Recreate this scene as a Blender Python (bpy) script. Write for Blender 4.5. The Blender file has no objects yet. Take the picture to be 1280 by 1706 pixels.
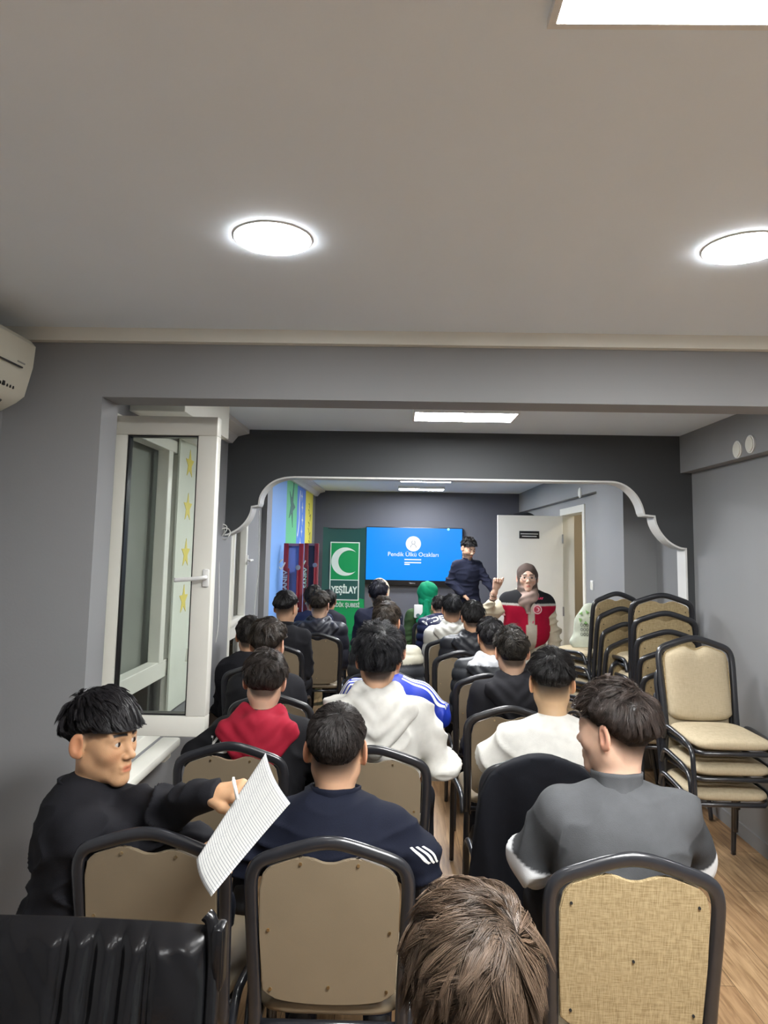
import bpy, bmesh, math, random
import numpy as np
from mathutils import Vector, Matrix
from mathutils.bvhtree import BVHTree

scene = bpy.context.scene
COL = scene.collection
# ------------------------------------------------------------------ camera, world, exposure
FPX, CX0, CY0, CAMZ = 1200.0, 640.0, 780.0, 1.68
RC = (Matrix.Rotation(math.radians(1.06), 3, 'Z') @ Matrix.Rotation(math.radians(96.2), 3, 'X')
      @ Matrix.Rotation(math.radians(1.05), 3, 'Z'))
cd = bpy.data.cameras.new('camera'); cam = bpy.data.objects.new('camera', cd); COL.objects.link(cam)
cam.location = (0, 0, CAMZ); cam.rotation_mode = 'QUATERNION'; cam.rotation_quaternion = RC.to_quaternion()
cd.sensor_fit = 'VERTICAL'; cd.sensor_height = 36.0; cd.lens = FPX / 1706 * 36.0
cd.shift_y = -(853 - CY0) / 1706.0; cd.clip_start = 0.05
scene.camera = cam
wd = bpy.data.worlds.new('world'); scene.world = wd; wd.use_nodes = True
wd.node_tree.nodes['Background'].inputs[0].default_value = (0.05, 0.06, 0.08, 1)
wd.node_tree.nodes['Background'].inputs[1].default_value = 0.3
scene.view_settings.view_transform = 'Standard'; scene.view_settings.look = 'None'
scene.view_settings.gamma = 1.0; scene.view_settings.use_curve_mapping = False
scene.view_settings.exposure = 0.82
LAMP = 38.0
LAMPF = 62.0

def at(px, py, Y):
    d = RC @ Vector(((px - CX0) / FPX, (CY0 - py) / FPX, -1)); t = Y / d.y
    return Vector((d.x * t, Y, CAMZ + d.z * t))

# ------------------------------------------------------------------ materials
MATS = {}
def nodes(name):
    m = bpy.data.materials.new(name); m.use_nodes = True
    nt = m.node_tree; return m, nt, nt.nodes['Principled BSDF']
def N(nt, t, **k):
    n = nt.nodes.new(t)
    for a, b in k.items():
        if a.startswith('i_'): n.inputs[a[2:].replace('_', ' ')].default_value = b
        else: setattr(n, a, b)
    return n
def mat(name, col, rough=0.6, metal=0.0, var=0.0, vscale=6.0, bump=0.0, bscale=200.0, spec=0.5, coat=0.0, attr=False, sheen=0.0, stretch=None, sss=0.0):
    if name in MATS: return MATS[name]
    m, nt, b = nodes(name)
    b.inputs['Base Color'].default_value = (*col, 1)
    b.inputs['Roughness'].default_value = rough; b.inputs['Metallic'].default_value = metal
    b.inputs['Specular IOR Level'].default_value = spec; b.inputs['Coat Weight'].default_value = coat
    b.inputs['Sheen Weight'].default_value = sheen
    if sss: b.inputs['Subsurface Weight'].default_value = sss; b.inputs['Subsurface Radius'].default_value = (.012, .005, .003); b.inputs['Subsurface Scale'].default_value = 1
    tc = N(nt, 'ShaderNodeTexCoord'); src = tc.outputs['Object']
    if stretch:
        mp = N(nt, 'ShaderNodeMapping'); mp.inputs['Scale'].default_value = stretch
        nt.links.new(src, mp.inputs[0]); src = mp.outputs[0]
    cs = None
    if attr:
        a = N(nt, 'ShaderNodeAttribute', attribute_name='Col'); cs = a.outputs['Color']
    if var:
        nz = N(nt, 'ShaderNodeTexNoise'); nz.inputs['Scale'].default_value = vscale; nz.inputs['Detail'].default_value = 5
        nt.links.new(src, nz.inputs['Vector'])
        mr = N(nt, 'ShaderNodeMapRange'); mr.inputs['From Min'].default_value = .3; mr.inputs['From Max'].default_value = .7
        mr.inputs['To Min'].default_value = 1 - var; mr.inputs['To Max'].default_value = 1 + var
        nt.links.new(nz.outputs['Fac'], mr.inputs['Value'])
        mx = N(nt, 'ShaderNodeMix', data_type='RGBA', blend_type='MULTIPLY'); mx.inputs['Factor'].default_value = 1
        mx.inputs['A'].default_value = (*col, 1)
        if cs is not None: nt.links.new(cs, mx.inputs['A'])
        nt.links.new(mr.outputs['Result'], mx.inputs['B']); cs = mx.outputs['Result']
    if cs is not None: nt.links.new(cs, b.inputs['Base Color'])
    if bump:
        nb = N(nt, 'ShaderNodeTexNoise'); nb.inputs['Scale'].default_value = bscale; nb.inputs['Detail'].default_value = 3
        nt.links.new(src, nb.inputs['Vector'])
        bp = N(nt, 'ShaderNodeBump'); bp.inputs['Strength'].default_value = bump; bp.inputs['Distance'].default_value = .002
        nt.links.new(nb.outputs['Fac'], bp.inputs['Height']); nt.links.new(bp.outputs['Normal'], b.inputs['Normal'])
    MATS[name] = m; return m
def emis(name, col, s):
    if name in MATS: return MATS[name]
    m, nt, b = nodes(name); b.inputs['Base Color'].default_value = (0, 0, 0, 1)
    b.inputs['Emission Color'].default_value = (*col, 1); b.inputs['Emission Strength'].default_value = s
    b.inputs['Roughness'].default_value = .3; MATS[name] = m; return m
def weave(name, col, col2):
    m, nt, b = nodes(name); b.inputs['Roughness'].default_value = .85; b.inputs['Specular IOR Level'].default_value = .2
    tc = N(nt, 'ShaderNodeTexCoord'); cols = []
    for st in ((60, 60, 900), (900, 60, 60)):
        mp = N(nt, 'ShaderNodeMapping'); mp.inputs['Scale'].default_value = st; nt.links.new(tc.outputs['Object'], mp.inputs[0])
        nz = N(nt, 'ShaderNodeTexNoise'); nz.inputs['Scale'].default_value = .6; nz.inputs['Detail'].default_value = 2
        nt.links.new(mp.outputs[0], nz.inputs['Vector']); cols.append(nz.outputs['Fac'])
    ad = N(nt, 'ShaderNodeMath', operation='ADD'); nt.links.new(cols[0], ad.inputs[0]); nt.links.new(cols[1], ad.inputs[1])
    mr = N(nt, 'ShaderNodeMapRange'); mr.inputs['From Min'].default_value = .75; mr.inputs['From Max'].default_value = 1.2
    nt.links.new(ad.outputs[0], mr.inputs['Value'])
    mx = N(nt, 'ShaderNodeMix', data_type='RGBA'); mx.inputs['A'].default_value = (*col2, 1); mx.inputs['B'].default_value = (*col, 1)
    nt.links.new(mr.outputs['Result'], mx.inputs['Factor']); nt.links.new(mx.outputs['Result'], b.inputs['Base Color'])
    bp = N(nt, 'ShaderNodeBump'); bp.inputs['Strength'].default_value = .3; bp.inputs['Distance'].default_value = .001
    nt.links.new(ad.outputs[0], bp.inputs['Height']); nt.links.new(bp.outputs['Normal'], b.inputs['Normal'])
    MATS[name] = m; return m

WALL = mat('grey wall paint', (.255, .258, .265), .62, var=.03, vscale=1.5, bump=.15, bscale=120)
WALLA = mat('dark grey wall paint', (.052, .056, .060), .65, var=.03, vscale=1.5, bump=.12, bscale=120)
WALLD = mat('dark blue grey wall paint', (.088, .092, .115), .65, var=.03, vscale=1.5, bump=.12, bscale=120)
CEIL = mat('ceiling paint', (.80, .885, .97), .7, var=.02, vscale=1, bump=.1, bscale=90)
PVC = mat('cream white plastic', (.78, .77, .7), .32, var=.03, vscale=4)
WHITE = mat('white paint', (.75, .75, .73), .45, var=.02)
FRAME = mat('charcoal powder coat', (.018, .019, .023), .28, spec=.6, coat=.25, var=.1, vscale=20)
TAN = mat('tan vinyl', (.225, .178, .118), .42, var=.04, vscale=8, bump=.12, bscale=400)
CUSH = weave('cream cushion cloth', (.50, .42, .29), (.42, .35, .235))
LINEN = weave('golden linen', (.46, .36, .205), (.27, .20, .10))
BRASS = mat('brass screw', (.6, .47, .28), .3, metal=1)
HOLE = mat('black hole', (.01, .01, .01), .8)
BLACK = mat('black plastic', (.012, .012, .014), .35)
CHROME = mat('grey metal', (.45, .45, .46), .3, metal=1)
SKIN = mat('skin', (.5, .3, .2), .5, attr=True, var=.05, vscale=30, bump=.12, bscale=350, spec=.35, sss=.12)
HAIR = mat('hair', (.012, .01, .01), .40, attr=True, spec=.38)
CLOTH = mat('cloth', (.1, .1, .1), .85, attr=True, var=.07, vscale=25, bump=.35, bscale=500, spec=.2)
PUFF = mat('nylon cloth', (.1, .1, .1), .5, attr=True, var=.05, vscale=15, bump=.3, bscale=60, spec=.4)
EYEM = mat('eye', (.8, .78, .75), .15, attr=True)

def glass_mat():
    m, nt, b = nodes('window glass'); tr = N(nt, 'ShaderNodeBsdfTransparent'); tr.inputs[0].default_value = (.86, .89, .87, 1)
    gl = N(nt, 'ShaderNodeBsdfGlossy'); gl.inputs['Roughness'].default_value = .02; fr = N(nt, 'ShaderNodeFresnel'); fr.inputs['IOR'].default_value = 1.5
    mx = N(nt, 'ShaderNodeMixShader'); nt.links.new(fr.outputs[0], mx.inputs[0]); nt.links.new(tr.outputs[0], mx.inputs[1]); nt.links.new(gl.outputs[0], mx.inputs[2])
    nt.links.new(mx.outputs[0], nt.nodes['Material Output'].inputs['Surface']); return m
GLASS = glass_mat()
def floor_mat():
    m, nt, b = nodes('oak laminate'); b.inputs['Roughness'].default_value = .38
    tc = N(nt, 'ShaderNodeTexCoord'); mp = N(nt, 'ShaderNodeMapping'); mp.inputs['Rotation'].default_value = (0, 0, math.radians(90))
    nt.links.new(tc.outputs['Object'], mp.inputs[0])
    br = N(nt, 'ShaderNodeTexBrick', offset=.37); br.inputs['Scale'].default_value = 1; br.inputs['Mortar Size'].default_value = .0015
    br.inputs['Brick Width'].default_value = 1.28; br.inputs['Row Height'].default_value = .193
    br.inputs['Color1'].default_value = (.30, .185, .095, 1); br.inputs['Color2'].default_value = (.40, .27, .15, 1); br.inputs['Mortar'].default_value = (.10, .06, .03, 1)
    nt.links.new(mp.outputs[0], br.inputs['Vector'])
    mp2 = N(nt, 'ShaderNodeMapping'); mp2.inputs['Scale'].default_value = (1.2, 14, 1); nt.links.new(mp.outputs[0], mp2.inputs[0])
    nz = N(nt, 'ShaderNodeTexNoise'); nz.inputs['Scale'].default_value = 2.5; nz.inputs['Detail'].default_value = 8; nz.inputs['Distortion'].default_value = 1.2
    nt.links.new(mp2.outputs[0], nz.inputs['Vector'])
    cr = N(nt, 'ShaderNodeValToRGB'); cr.color_ramp.elements[0].position = .3; cr.color_ramp.elements[0].color = (.5, .42, .35, 1)
    cr.color_ramp.elements[1].position = .62; cr.color_ramp.elements[1].color = (1.1, 1.08, 1.05, 1)
    nt.links.new(nz.outputs['Fac'], cr.inputs[0])
    mx = N(nt, 'ShaderNodeMix', data_type='RGBA', blend_type='MULTIPLY'); mx.inputs['Factor'].default_value = 1
    nt.links.new(br.outputs['Color'], mx.inputs['A']); nt.links.new(cr.outputs['Color'], mx.inputs['B']); nt.links.new(mx.outputs['Result'], b.inputs['Base Color'])
    return m
FLOOR = floor_mat()

# ------------------------------------------------------------------ object helpers
def link(name, me, m=None, parent=None, smooth=False):
    if isinstance(me, bmesh.types.BMesh):
        bm = me; me = bpy.data.meshes.new(name); bmesh.ops.recalc_face_normals(bm, faces=bm.faces); bm.to_mesh(me); bm.free()
    if m is not None:
        me.materials.clear()
        for q in (m if isinstance(m, (list, tuple)) else [m]): me.materials.append(q)
    o = bpy.data.objects.new(name, me); COL.objects.link(o)
    if parent is not None: o.parent = parent
    if smooth:
        me.polygons.foreach_set('use_smooth', [True] * len(me.polygons))
        if smooth != 'all': me.set_sharp_from_angle(angle=math.radians(40))
    return o
def tag(o, label=None, cat=None, group=None, kind=None, category=None):
    cat = cat or category
    for k, v in (('label', label), ('category', cat), ('group', group), ('kind', kind)):
        if v: o[k] = v
    return o
def empty(name, loc=(0, 0, 0), rz=0, **k):
    o = bpy.data.objects.new(name, None); COL.objects.link(o); o.location = loc; o.rotation_euler = (0, 0, rz); o.empty_display_size = .1
    return tag(o, **k)
def box(bm, x0, x1, y0, y1, z0, z1, bev=0.0, seg=2):
    r = bmesh.ops.create_cube(bm, size=1.0); vs = r['verts']
    for v in vs: v.co = Vector(((x0 + x1) / 2 + v.co.x * (x1 - x0), (y0 + y1) / 2 + v.co.y * (y1 - y0), (z0 + z1) / 2 + v.co.z * (z1 - z0)))
    if bev:
        es = list({e for v in vs for e in v.link_edges})
        bmesh.ops.bevel(bm, geom=es, offset=bev, segments=seg, affect='EDGES', profile=.5)
    return bm
def BX(name, m, parent, *a, bev=0.0, **k):
    bm = bmesh.new(); box(bm, *a, bev=bev); return link(name, bm, m, parent, smooth=bool(bev))
def struct(name, bm, m, **k):
    return tag(link(name, bm, m), kind='structure', **k)
def tube(bm, pts, r, n=10, ry=None, closed=False, up=(0, 1, 0), cap=True):
    """sweep of an oval section; r in the direction (tangent x up), ry along up"""
    pts = [Vector(p) for p in pts]; ry = r if ry is None else ry; up = Vector(up); rings = []
    L = len(pts)
    for i, p in enumerate(pts):
        a = pts[(i - 1) % L] if (i > 0 or closed) else pts[i]; b = pts[(i + 1) % L] if (i < L - 1 or closed) else pts[i]
        t = (b - a).normalized(); s = t.cross(up)
        if s.length < 1e-4: s = t.cross(Vector((1, 0, .1)))
        s.normalize(); u = s.cross(t).normalized()
        rr = r[i] if isinstance(r, (list, tuple)) else r; rq = ry[i] if isinstance(ry, (list, tuple)) else ry
        rings.append([bm.verts.new(p + s * (math.cos(2 * math.pi * k / n) * rr) + u * (math.sin(2 * math.pi * k / n) * rq)) for k in range(n)])
    for i in range(L if closed else L - 1):
        A = rings[i]; B = rings[(i + 1) % L]
        for k in range(n): bm.faces.new((A[k], A[(k + 1) % n], B[(k + 1) % n], B[k]))
    if cap and not closed: bm.faces.new(rings[0][::-1]); bm.faces.new(rings[-1])
    return bm
def smooth_path(pts, n=8):
    P = [Vector(p) for p in pts]; out = []
    for i in range(len(P) - 1):
        p0 = P[max(i - 1, 0)]; p1 = P[i]; p2 = P[i + 1]; p3 = P[min(i + 2, len(P) - 1)]
        for k in range(n):
            t = k / n
            out.append(.5 * ((2 * p1) + (-p0 + p2) * t + (2 * p0 - 5 * p1 + 4 * p2 - p3) * t * t + (-p0 + 3 * p1 - 3 * p2 + p3) * t ** 3))
    out.append(P[-1]); return out
def cyl(bm, c, r, h, axis='Z', n=24, r2=None):
    M = Matrix.Translation(c)
    if axis == 'X': M = M @ Matrix.Rotation(math.pi / 2, 4, 'Y')
    if axis == 'Y': M = M @ Matrix.Rotation(math.pi / 2, 4, 'X')
    bmesh.ops.create_cone(bm, cap_ends=True, segments=n, radius1=r, radius2=r if r2 is None else r2, depth=h, matrix=M); return bm
def prism(bm, poly, axis, a, b):
    """extrude 2D polygon: axis 'Y' -> poly (x,z) between y=a,b ; 'X' -> (y,z) ; 'Z' -> (x,y)"""
    f = {'Y': lambda p, t: (p[0], t, p[1]), 'X': lambda p, t: (t, p[0], p[1]), 'Z': lambda p, t: (p[0], p[1], t)}[axis]
    A = [bm.verts.new(f(p, a)) for p in poly]; B = [bm.verts.new(f(p, b)) for p in poly]; n = len(poly)
    for i in range(n): bm.faces.new((A[i], A[(i + 1) % n], B[(i + 1) % n], B[i]))
    bm.faces.new(A[::-1]); bm.faces.new(B); return bm
def text(name, s, size, M, m, parent=None, depth=.0008, bold=0.0, sx=1.0, align='CENTER'):
    cu = bpy.data.curves.new(name, 'FONT'); cu.body = s; cu.size = size; cu.align_x = align; cu.align_y = 'CENTER'; cu.extrude = depth; cu.offset = bold; cu.resolution_u = 3
    to = bpy.data.objects.new(name, cu); COL.objects.link(to)
    bpy.context.view_layer.update(); dg = bpy.context.evaluated_depsgraph_get()
    me = bpy.data.meshes.new_from_object(to.evaluated_get(dg)); bpy.data.objects.remove(to); bpy.data.curves.remove(cu)
    me.transform(M @ Matrix.Diagonal((sx, 1, 1, 1)))
    return link(name, me, m, parent)
FACE_CAM = Matrix.Rotation(math.pi / 2, 4, 'X')    # text lying in XZ, readable from -Y
def dup(root, loc=None, rz=None, label=None, group=None):
    r = root.copy(); COL.objects.link(r)
    if loc is not None: r.location = loc
    if rz is not None: r.rotation_euler = (0, 0, rz)
    if label: r['label'] = label
    if group: r['group'] = group
    for ch in [o for o in KIDS[root.name]]:
        c = ch.copy(); COL.objects.link(c); c.parent = r
        for g in KIDS.get(ch.name, []):
            d = g.copy(); COL.objects.link(d); d.parent = c
    return r
KIDS = {}
def note_kids(root):
    for o in COL.objects:
        if o.parent is not None: KIDS.setdefault(o.parent.name, [])
    for o in COL.objects:
        if o.parent is root or (o.parent and o.parent.parent is root):
            if o not in KIDS[o.parent.name]: KIDS[o.parent.name].append(o)

# ------------------------------------------------------------------ signed distance modelling with surface nets
def sstep(a, b, x): t = np.clip((x - a) / (b - a), 0, 1); return t * t * (3 - 2 * t)
def v3(p): return np.array(p, float)
class Field:
    def __init__(s, lo, hi, h):
        s.lo = v3(lo); s.h = h; s.n = np.maximum(((v3(hi) - s.lo) / h).astype(int) + 2, 3)
        s.f = np.full(tuple(s.n), .06, np.float32)
    def _slice(s, lo, hi, m):
        a = np.clip(((v3(lo) - m - s.lo) / s.h).astype(int), 0, s.n); b = np.clip(((v3(hi) + m - s.lo) / s.h).astype(int) + 2, 0, s.n)
        if np.any(b - a < 1): return None
        ax = [((np.arange(a[i], b[i])) * s.h + s.lo[i]).astype(np.float32) for i in range(3)]
        return (slice(a[0], b[0]), slice(a[1], b[1]), slice(a[2], b[2])), ax[0][:, None, None], ax[1][None, :, None], ax[2][None, None, :]
    def _merge(s, sl, d, k, sub):
        a = s.f[sl]
        if sub:
            d = -d; h = np.maximum(k - np.abs(a - d), 0) / k; s.f[sl] = np.maximum(a, d) + h * h * k * .25
        else:
            h = np.maximum(k - np.abs(a - d), 0) / k; s.f[sl] = np.minimum(a, d) - h * h * k * .25
    def cone(s, a, b, ra, rb, k=.02, sub=False):
        a = v3(a); b = v3(b); rm = max(ra, rb); q = s._slice(np.minimum(a, b) - rm, np.maximum(a, b) + rm, .045 + k * .3)
        if q is None: return s
        sl, X, Y, Z = q; ab = b - a; L = max(float(ab @ ab), 1e-9)
        t = np.clip(((X - a[0]) * ab[0] + (Y - a[1]) * ab[1] + (Z - a[2]) * ab[2]) / L, 0, 1)
        d = np.sqrt((X - a[0] - t * ab[0]) ** 2 + (Y - a[1] - t * ab[1]) ** 2 + (Z - a[2] - t * ab[2]) ** 2) - (ra + (rb - ra) * t)
        s._merge(sl, d, k, sub); return s
    def ell(s, c, r, R=None, k=.02, sub=False, p=2.0):
        c = v3(c); r = v3(r); rm = r.max() if R is not None else r; q = s._slice(c - rm, c + rm, .045 + k * .3)
        if q is None: return s
        sl, X, Y, Z = q; X = X - c[0]; Y = Y - c[1]; Z = Z - c[2]
        if R is not None:
            R = np.array(R); X, Y, Z = (X * R[0, 0] + Y * R[1, 0] + Z * R[2, 0], X * R[0, 1] + Y * R[1, 1] + Z * R[2, 1], X * R[0, 2] + Y * R[1, 2] + Z * R[2, 2])
        k0 = np.sqrt((X / r[0]) ** 2 + (Y / r[1]) ** 2 + (Z / r[2]) ** 2); k1 = np.sqrt((X / r[0] ** 2) ** 2 + (Y / r[1] ** 2) ** 2 + (Z / r[2] ** 2) ** 2)
        d = k0 * (k0 - 1) / np.maximum(k1, 1e-6)
        s._merge(sl, d, k, sub); return s
    def grid(s):
        ax = [(np.arange(s.n[i]) * s.h + s.lo[i]).astype(np.float32) for i in range(3)]
        return ax[0][:, None, None], ax[1][None, :, None], ax[2][None, None, :]
    def mesh(s):
        f = s.f.copy(); f[0] = f[-1] = .05; f[:, 0] = f[:, -1] = .05; f[:, :, 0] = f[:, :, -1] = .05
        f = np.where(f == 0, 1e-6, f)
        ins = f < 0; nx, ny, nz = f.shape
        acc = np.zeros((nx - 1, ny - 1, nz - 1, 3), np.float32); cnt = np.zeros((nx - 1, ny - 1, nz - 1), np.float32)
        quads = []; cross = []
        for ax in range(3):
            A = [slice(None)] * 3; B = [slice(None)] * 3; A[ax] = slice(0, -1); B[ax] = slice(1, None)
            fa = f[tuple(A)]; fb = f[tuple(B)]; ch = (fa < 0) != (fb < 0)
            idx = np.argwhere(ch); va = fa[ch]; vb = fb[ch]; t = va / (va - vb)
            pos = idx.astype(np.float32); pos[:, ax] += t
            o1, o2 = [i for i in range(3) if i != ax]
            for d1 in (0, 1):
                for d2 in (0, 1):
                    c = idx.copy(); c[:, o1] -= d1; c[:, o2] -= d2
                    ok = (c >= 0).all(1) & (c[:, 0] < nx - 1) & (c[:, 1] < ny - 1) & (c[:, 2] < nz - 1)
                    np.add.at(acc, tuple(c[ok].T), pos[ok]); np.add.at(cnt, tuple(c[ok].T), 1)
            cross.append((ax, o1, o2, idx, va < 0))
        vid = np.full(cnt.shape, -1, np.int64); mk = cnt > 0; vid[mk] = np.arange(mk.sum())
        V = acc[mk] / cnt[mk][:, None] * s.h + s.lo
        for ax, o1, o2, idx, inside in cross:
            ok = (idx[:, o1] > 0) & (idx[:, o2] > 0) & (idx[:, o1] < f.shape[o1] - 1) & (idx[:, o2] < f.shape[o2] - 1); idx = idx[ok]; ins_ = inside[ok]
            def g(d1, d2):
                c = idx.copy(); c[:, o1] -= d1; c[:, o2] -= d2; return vid[tuple(c.T)]
            q = np.stack([g(1, 1), g(0, 1), g(0, 0), g(1, 0)], 1)
            flip = ins_ ^ (ax == 1)
            q[~flip] = q[~flip][:, ::-1]; quads.append(q)
        Q = np.concatenate(quads); return V.astype(np.float64), Q[(Q >= 0).all(1)]
def vnormals(V, Q):
    a = V[Q[:, 2]] - V[Q[:, 0]]; b = V[Q[:, 3]] - V[Q[:, 1]]; n = np.cross(a, b); out = np.zeros_like(V)
    for i in range(4): np.add.at(out, Q[:, i], n)
    return out / np.maximum(np.linalg.norm(out, axis=1, keepdims=True), 1e-9)
def relax(V, Q, it=1, w=.5):
    for _ in range(it):
        acc = np.zeros_like(V); c = np.zeros(len(V))
        for i in range(4):
            np.add.at(acc, Q[:, i], V[Q[:, (i + 1) % 4]]); np.add.at(acc, Q[:, i], V[Q[:, (i + 3) % 4]]); np.add.at(c, Q[:, i], 2)
        V = V * (1 - w) + acc / np.maximum(c, 1)[:, None] * w
    return V
def np_mesh(name, V, Q, col=None, m=None, parent=None):
    me = bpy.data.meshes.new(name); V = np.asarray(V, np.float32); k = Q.shape[1]
    me.vertices.add(len(V)); me.vertices.foreach_set('co', V.ravel())
    me.loops.add(Q.size); me.loops.foreach_set('vertex_index', Q.astype(np.int32).ravel())
    me.polygons.add(len(Q)); me.polygons.foreach_set('loop_start', (np.arange(len(Q)) * k).astype(np.int32)); me.polygons.foreach_set('loop_total', np.full(len(Q), k, np.int32))
    me.polygons.foreach_set('use_smooth', np.ones(len(Q), bool))
    me.update(calc_edges=True); me.validate()
    if col is not None:
        a = me.color_attributes.new('Col', 'FLOAT_COLOR', 'POINT'); c = np.ones((len(V), 4), np.float32); c[:, :3] = col
        a.data.foreach_set('color', c.ravel())
    if m: me.materials.append(m)
    o = bpy.data.objects.new(name, me); COL.objects.link(o)
    if parent is not None: o.parent = parent
    return o
def join_np(parts):
    Vs = []; Qs = []; Cs = []; n = 0
    for V, Q, C in parts:
        Vs.append(V); Qs.append(Q + n); Cs.append(np.broadcast_to(np.asarray(C, float), (len(V), 3))); n += len(V)
    return np.concatenate(Vs), np.concatenate(Qs), np.concatenate(Cs)
def fnoise(V, sc, seed=0):
    """cheap smooth noise from warped sines, in -1..1"""
    r = np.random.RandomState(seed); out = 0
    for i in range(4):
        a = r.normal(size=3); a /= np.linalg.norm(a); b = r.normal(size=3); b /= np.linalg.norm(b)
        out = out + np.sin((V @ a) * sc * (1 + .35 * i) + 2.2 * np.sin((V @ b) * sc * .45 + r.rand() * 6) + r.rand() * 6)
    return out / 4
# ------------------------------------------------------------------ room shell
H = 2.5; XL, XR = -1.22, 2.09; YF, YF2 = 2.72, 2.88; YA, YA2 = 5.12, 5.26; YE = 10.8; XFL, XFR = -1.53, 2.9; YB = -2.2
JX = -1.145; BZ = 2.235
def S(name, m, *a, **k): bm = bmesh.new(); box(bm, *a); return struct(name, bm, m, **k)
S('floor', FLOOR, XFL - .1, XFR + .1, YB - .1, YE + .1, -.1, 0, label='oak laminate floor with long planks running towards the screen')
S('ceiling', CEIL, XFL - .1, XFR + .1, YB - .1, YE + .1, H, H + .1, label='smooth light grey plaster ceiling')
S('wall_front_room_left', WALL, XFL - .1, XFL, YB, YF2, 0, H)
S('wall_front_room_right', WALL, XFR, XFR + .1, YB, YF2, 0, H)
S('wall_back', WALL, XFL - .1, XFR + .1, YB - .1, YB, 0, H)
bm = bmesh.new()
prism(bm, [(XFL, 0), (JX, 0), (JX, BZ), (XR, BZ), (XR, 0), (XFR, 0), (XFR, H), (XFL, H)], 'Y', YF, YF2)
struct('wall_front_beam', bm, WALL, label='grey wall with the wide opening and beam between the rooms')
# left wall, with the window openings (first window y 3.05-4.42, second y 5.35-5.95)
W1 = (2.96, 4.02, .67, 2.235); W2 = (5.34, 5.92, .30, 2.02)
bm = bmesh.new()
for y0, y1, z0, z1 in ((YF2, W1[0], 0, H), (W1[0], W1[1], 0, W1[2]), (W1[0], W1[1], W1[3], H), (W1[1], YA2, 0, H)):
    box(bm, XL - .12, XL, y0, y1, z0, z1)
struct('wall_left', bm, WALL, label='grey left wall around the opened window')
bm = bmesh.new()
for y0, y1, z0, z1 in ((YA2, W2[0], 0, H), (W2[0], W2[1], 0, W2[2]), (W2[0], W2[1], W2[3], H), (W2[1], 6.7, 0, H)):
    box(bm, XL - .12, XL, y0, y1, z0, z1)
struct('wall_left_beyond_arch', bm, WALL, label='grey left wall around the far window')
S('wall_right', WALL, XR, XR + .1, YF2, 5.95, 0, H, label='plain grey right wall behind the chair stacks')
o = S('trim_right_beam', WALL, 2.01, XR, YF2, YA, 2.235, H, label='boxed grey beam along the top of the right wall')
for i, y in enumerate((3.985, 4.15)):
    pass
S('wall_pier', WALL, 1.83, 2.19, 5.85, 6.62, 0, H, label='pale grey pier beside the light switch')
DY0, DY1, DZ = 7.32, 8.24, 2.06
bm = bmesh.new(); XD = 1.89
for y0, y1, z0 in ((6.62, DY0, 0), (DY0, DY1, DZ + .07), (DY1, YE, 0)): box(bm, XD, XD + .12, y0, y1, z0, H)
struct('wall_right_far', bm, WALL, label='grey wall of the far room around the doorway')
S('trim_far_beam', WALL, 1.83, XD, 6.62, YE, 2.22, H, label='boxed beam along the far right wall')
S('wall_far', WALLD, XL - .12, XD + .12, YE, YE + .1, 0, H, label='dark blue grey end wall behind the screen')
# mural wall
m, nt, b = nodes('mural paint'); b.inputs['Roughness'].default_value = .55
tc = N(nt, 'ShaderNodeTexCoord'); sp = N(nt, 'ShaderNodeSeparateXYZ'); nt.links.new(tc.outputs['Object'], sp.inputs[0])
mr = N(nt, 'ShaderNodeMapRange'); mr.inputs['From Min'].default_value = 6.7; mr.inputs['From Max'].default_value = YE; nt.links.new(sp.outputs['Y'], mr.inputs['Value'])
cr = N(nt, 'ShaderNodeValToRGB'); cr.color_ramp.interpolation = 'CONSTANT'; e = cr.color_ramp.elements
e[0].position = 0; e[0].color = (.42, .43, .43, 1); e[1].position = .035; e[1].color = (.20, .42, .86, 1)
for y, c in ((7.95, (.12, .50, .24)), (8.8, (.09, .22, .66)), (9.62, (.72, .66, .10)), (10.45, (.20, .21, .20))):
    q = e.new((y - 6.7) / (YE - 6.7)); q.color = (*c, 1)
nt.links.new(mr.outputs['Result'], cr.inputs[0]); nt.links.new(cr.outputs['Color'], b.inputs['Base Color'])
MURAL = m
wm = S('wall_mural', MURAL, XL - .12, XL, 6.7, YE, 0, H, label='left wall painted in pale blue, green, blue and yellow bands')
GRN = mat('dark green paint', (.05, .14, .13), .6); 
def star(cx, cz, r, r2, n=5, rot=math.pi / 2, sx=1.0):
    return [(cx + sx * (r if i % 2 == 0 else r2) * math.cos(rot + i * math.pi / n), cz + (r if i % 2 == 0 else r2) * math.sin(rot + i * math.pi / n)) for i in range(2 * n)]
bm = bmesh.new(); prism(bm, star(8.38, 2.13, .26, .09, rot=-math.pi / 2 + .3), 'X', XL - .001, XL + .003)
prism(bm, [(8.4, 2.1), (8.44, 2.1), (8.5, 2.42), (8.46, 2.44)], 'X', XL, XL + .0035)
link('painted_star', bm, GRN, wm)
bm = bmesh.new()
tube(bm, smooth_path([(XL, 9.08, 2.36), (XL, 9.02, 2.2), (XL, 9.03, 2.0), (XL, 8.97, 1.85), (XL, 8.9, 1.78)]), .022, 6, up=(1, 0, 0), ry=.004)
for y, z in ((9.22, 2.3), (9.3, 2.16), (9.33, 2.0), (9.28, 1.85), (9.17, 1.7)): prism(bm, star(y, z, .07, .025, 4), 'X', XL, XL + .003)
link('painted_marks', bm, WHITE, wm)
bm = bmesh.new(); rnd = random.Random(4)
for i in range(9): 
    z = 2.25 - i * .085; y = 10.02 + rnd.uniform(-.08, .08)
    tube(bm, [(XL + .001, y, z), (XL + .001, y + rnd.uniform(.05, .16), z + rnd.uniform(-.04, .05)), (XL + .001, y + .08, z - .06)], .012, 5, up=(1, 0, 0), ry=.003)
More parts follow.
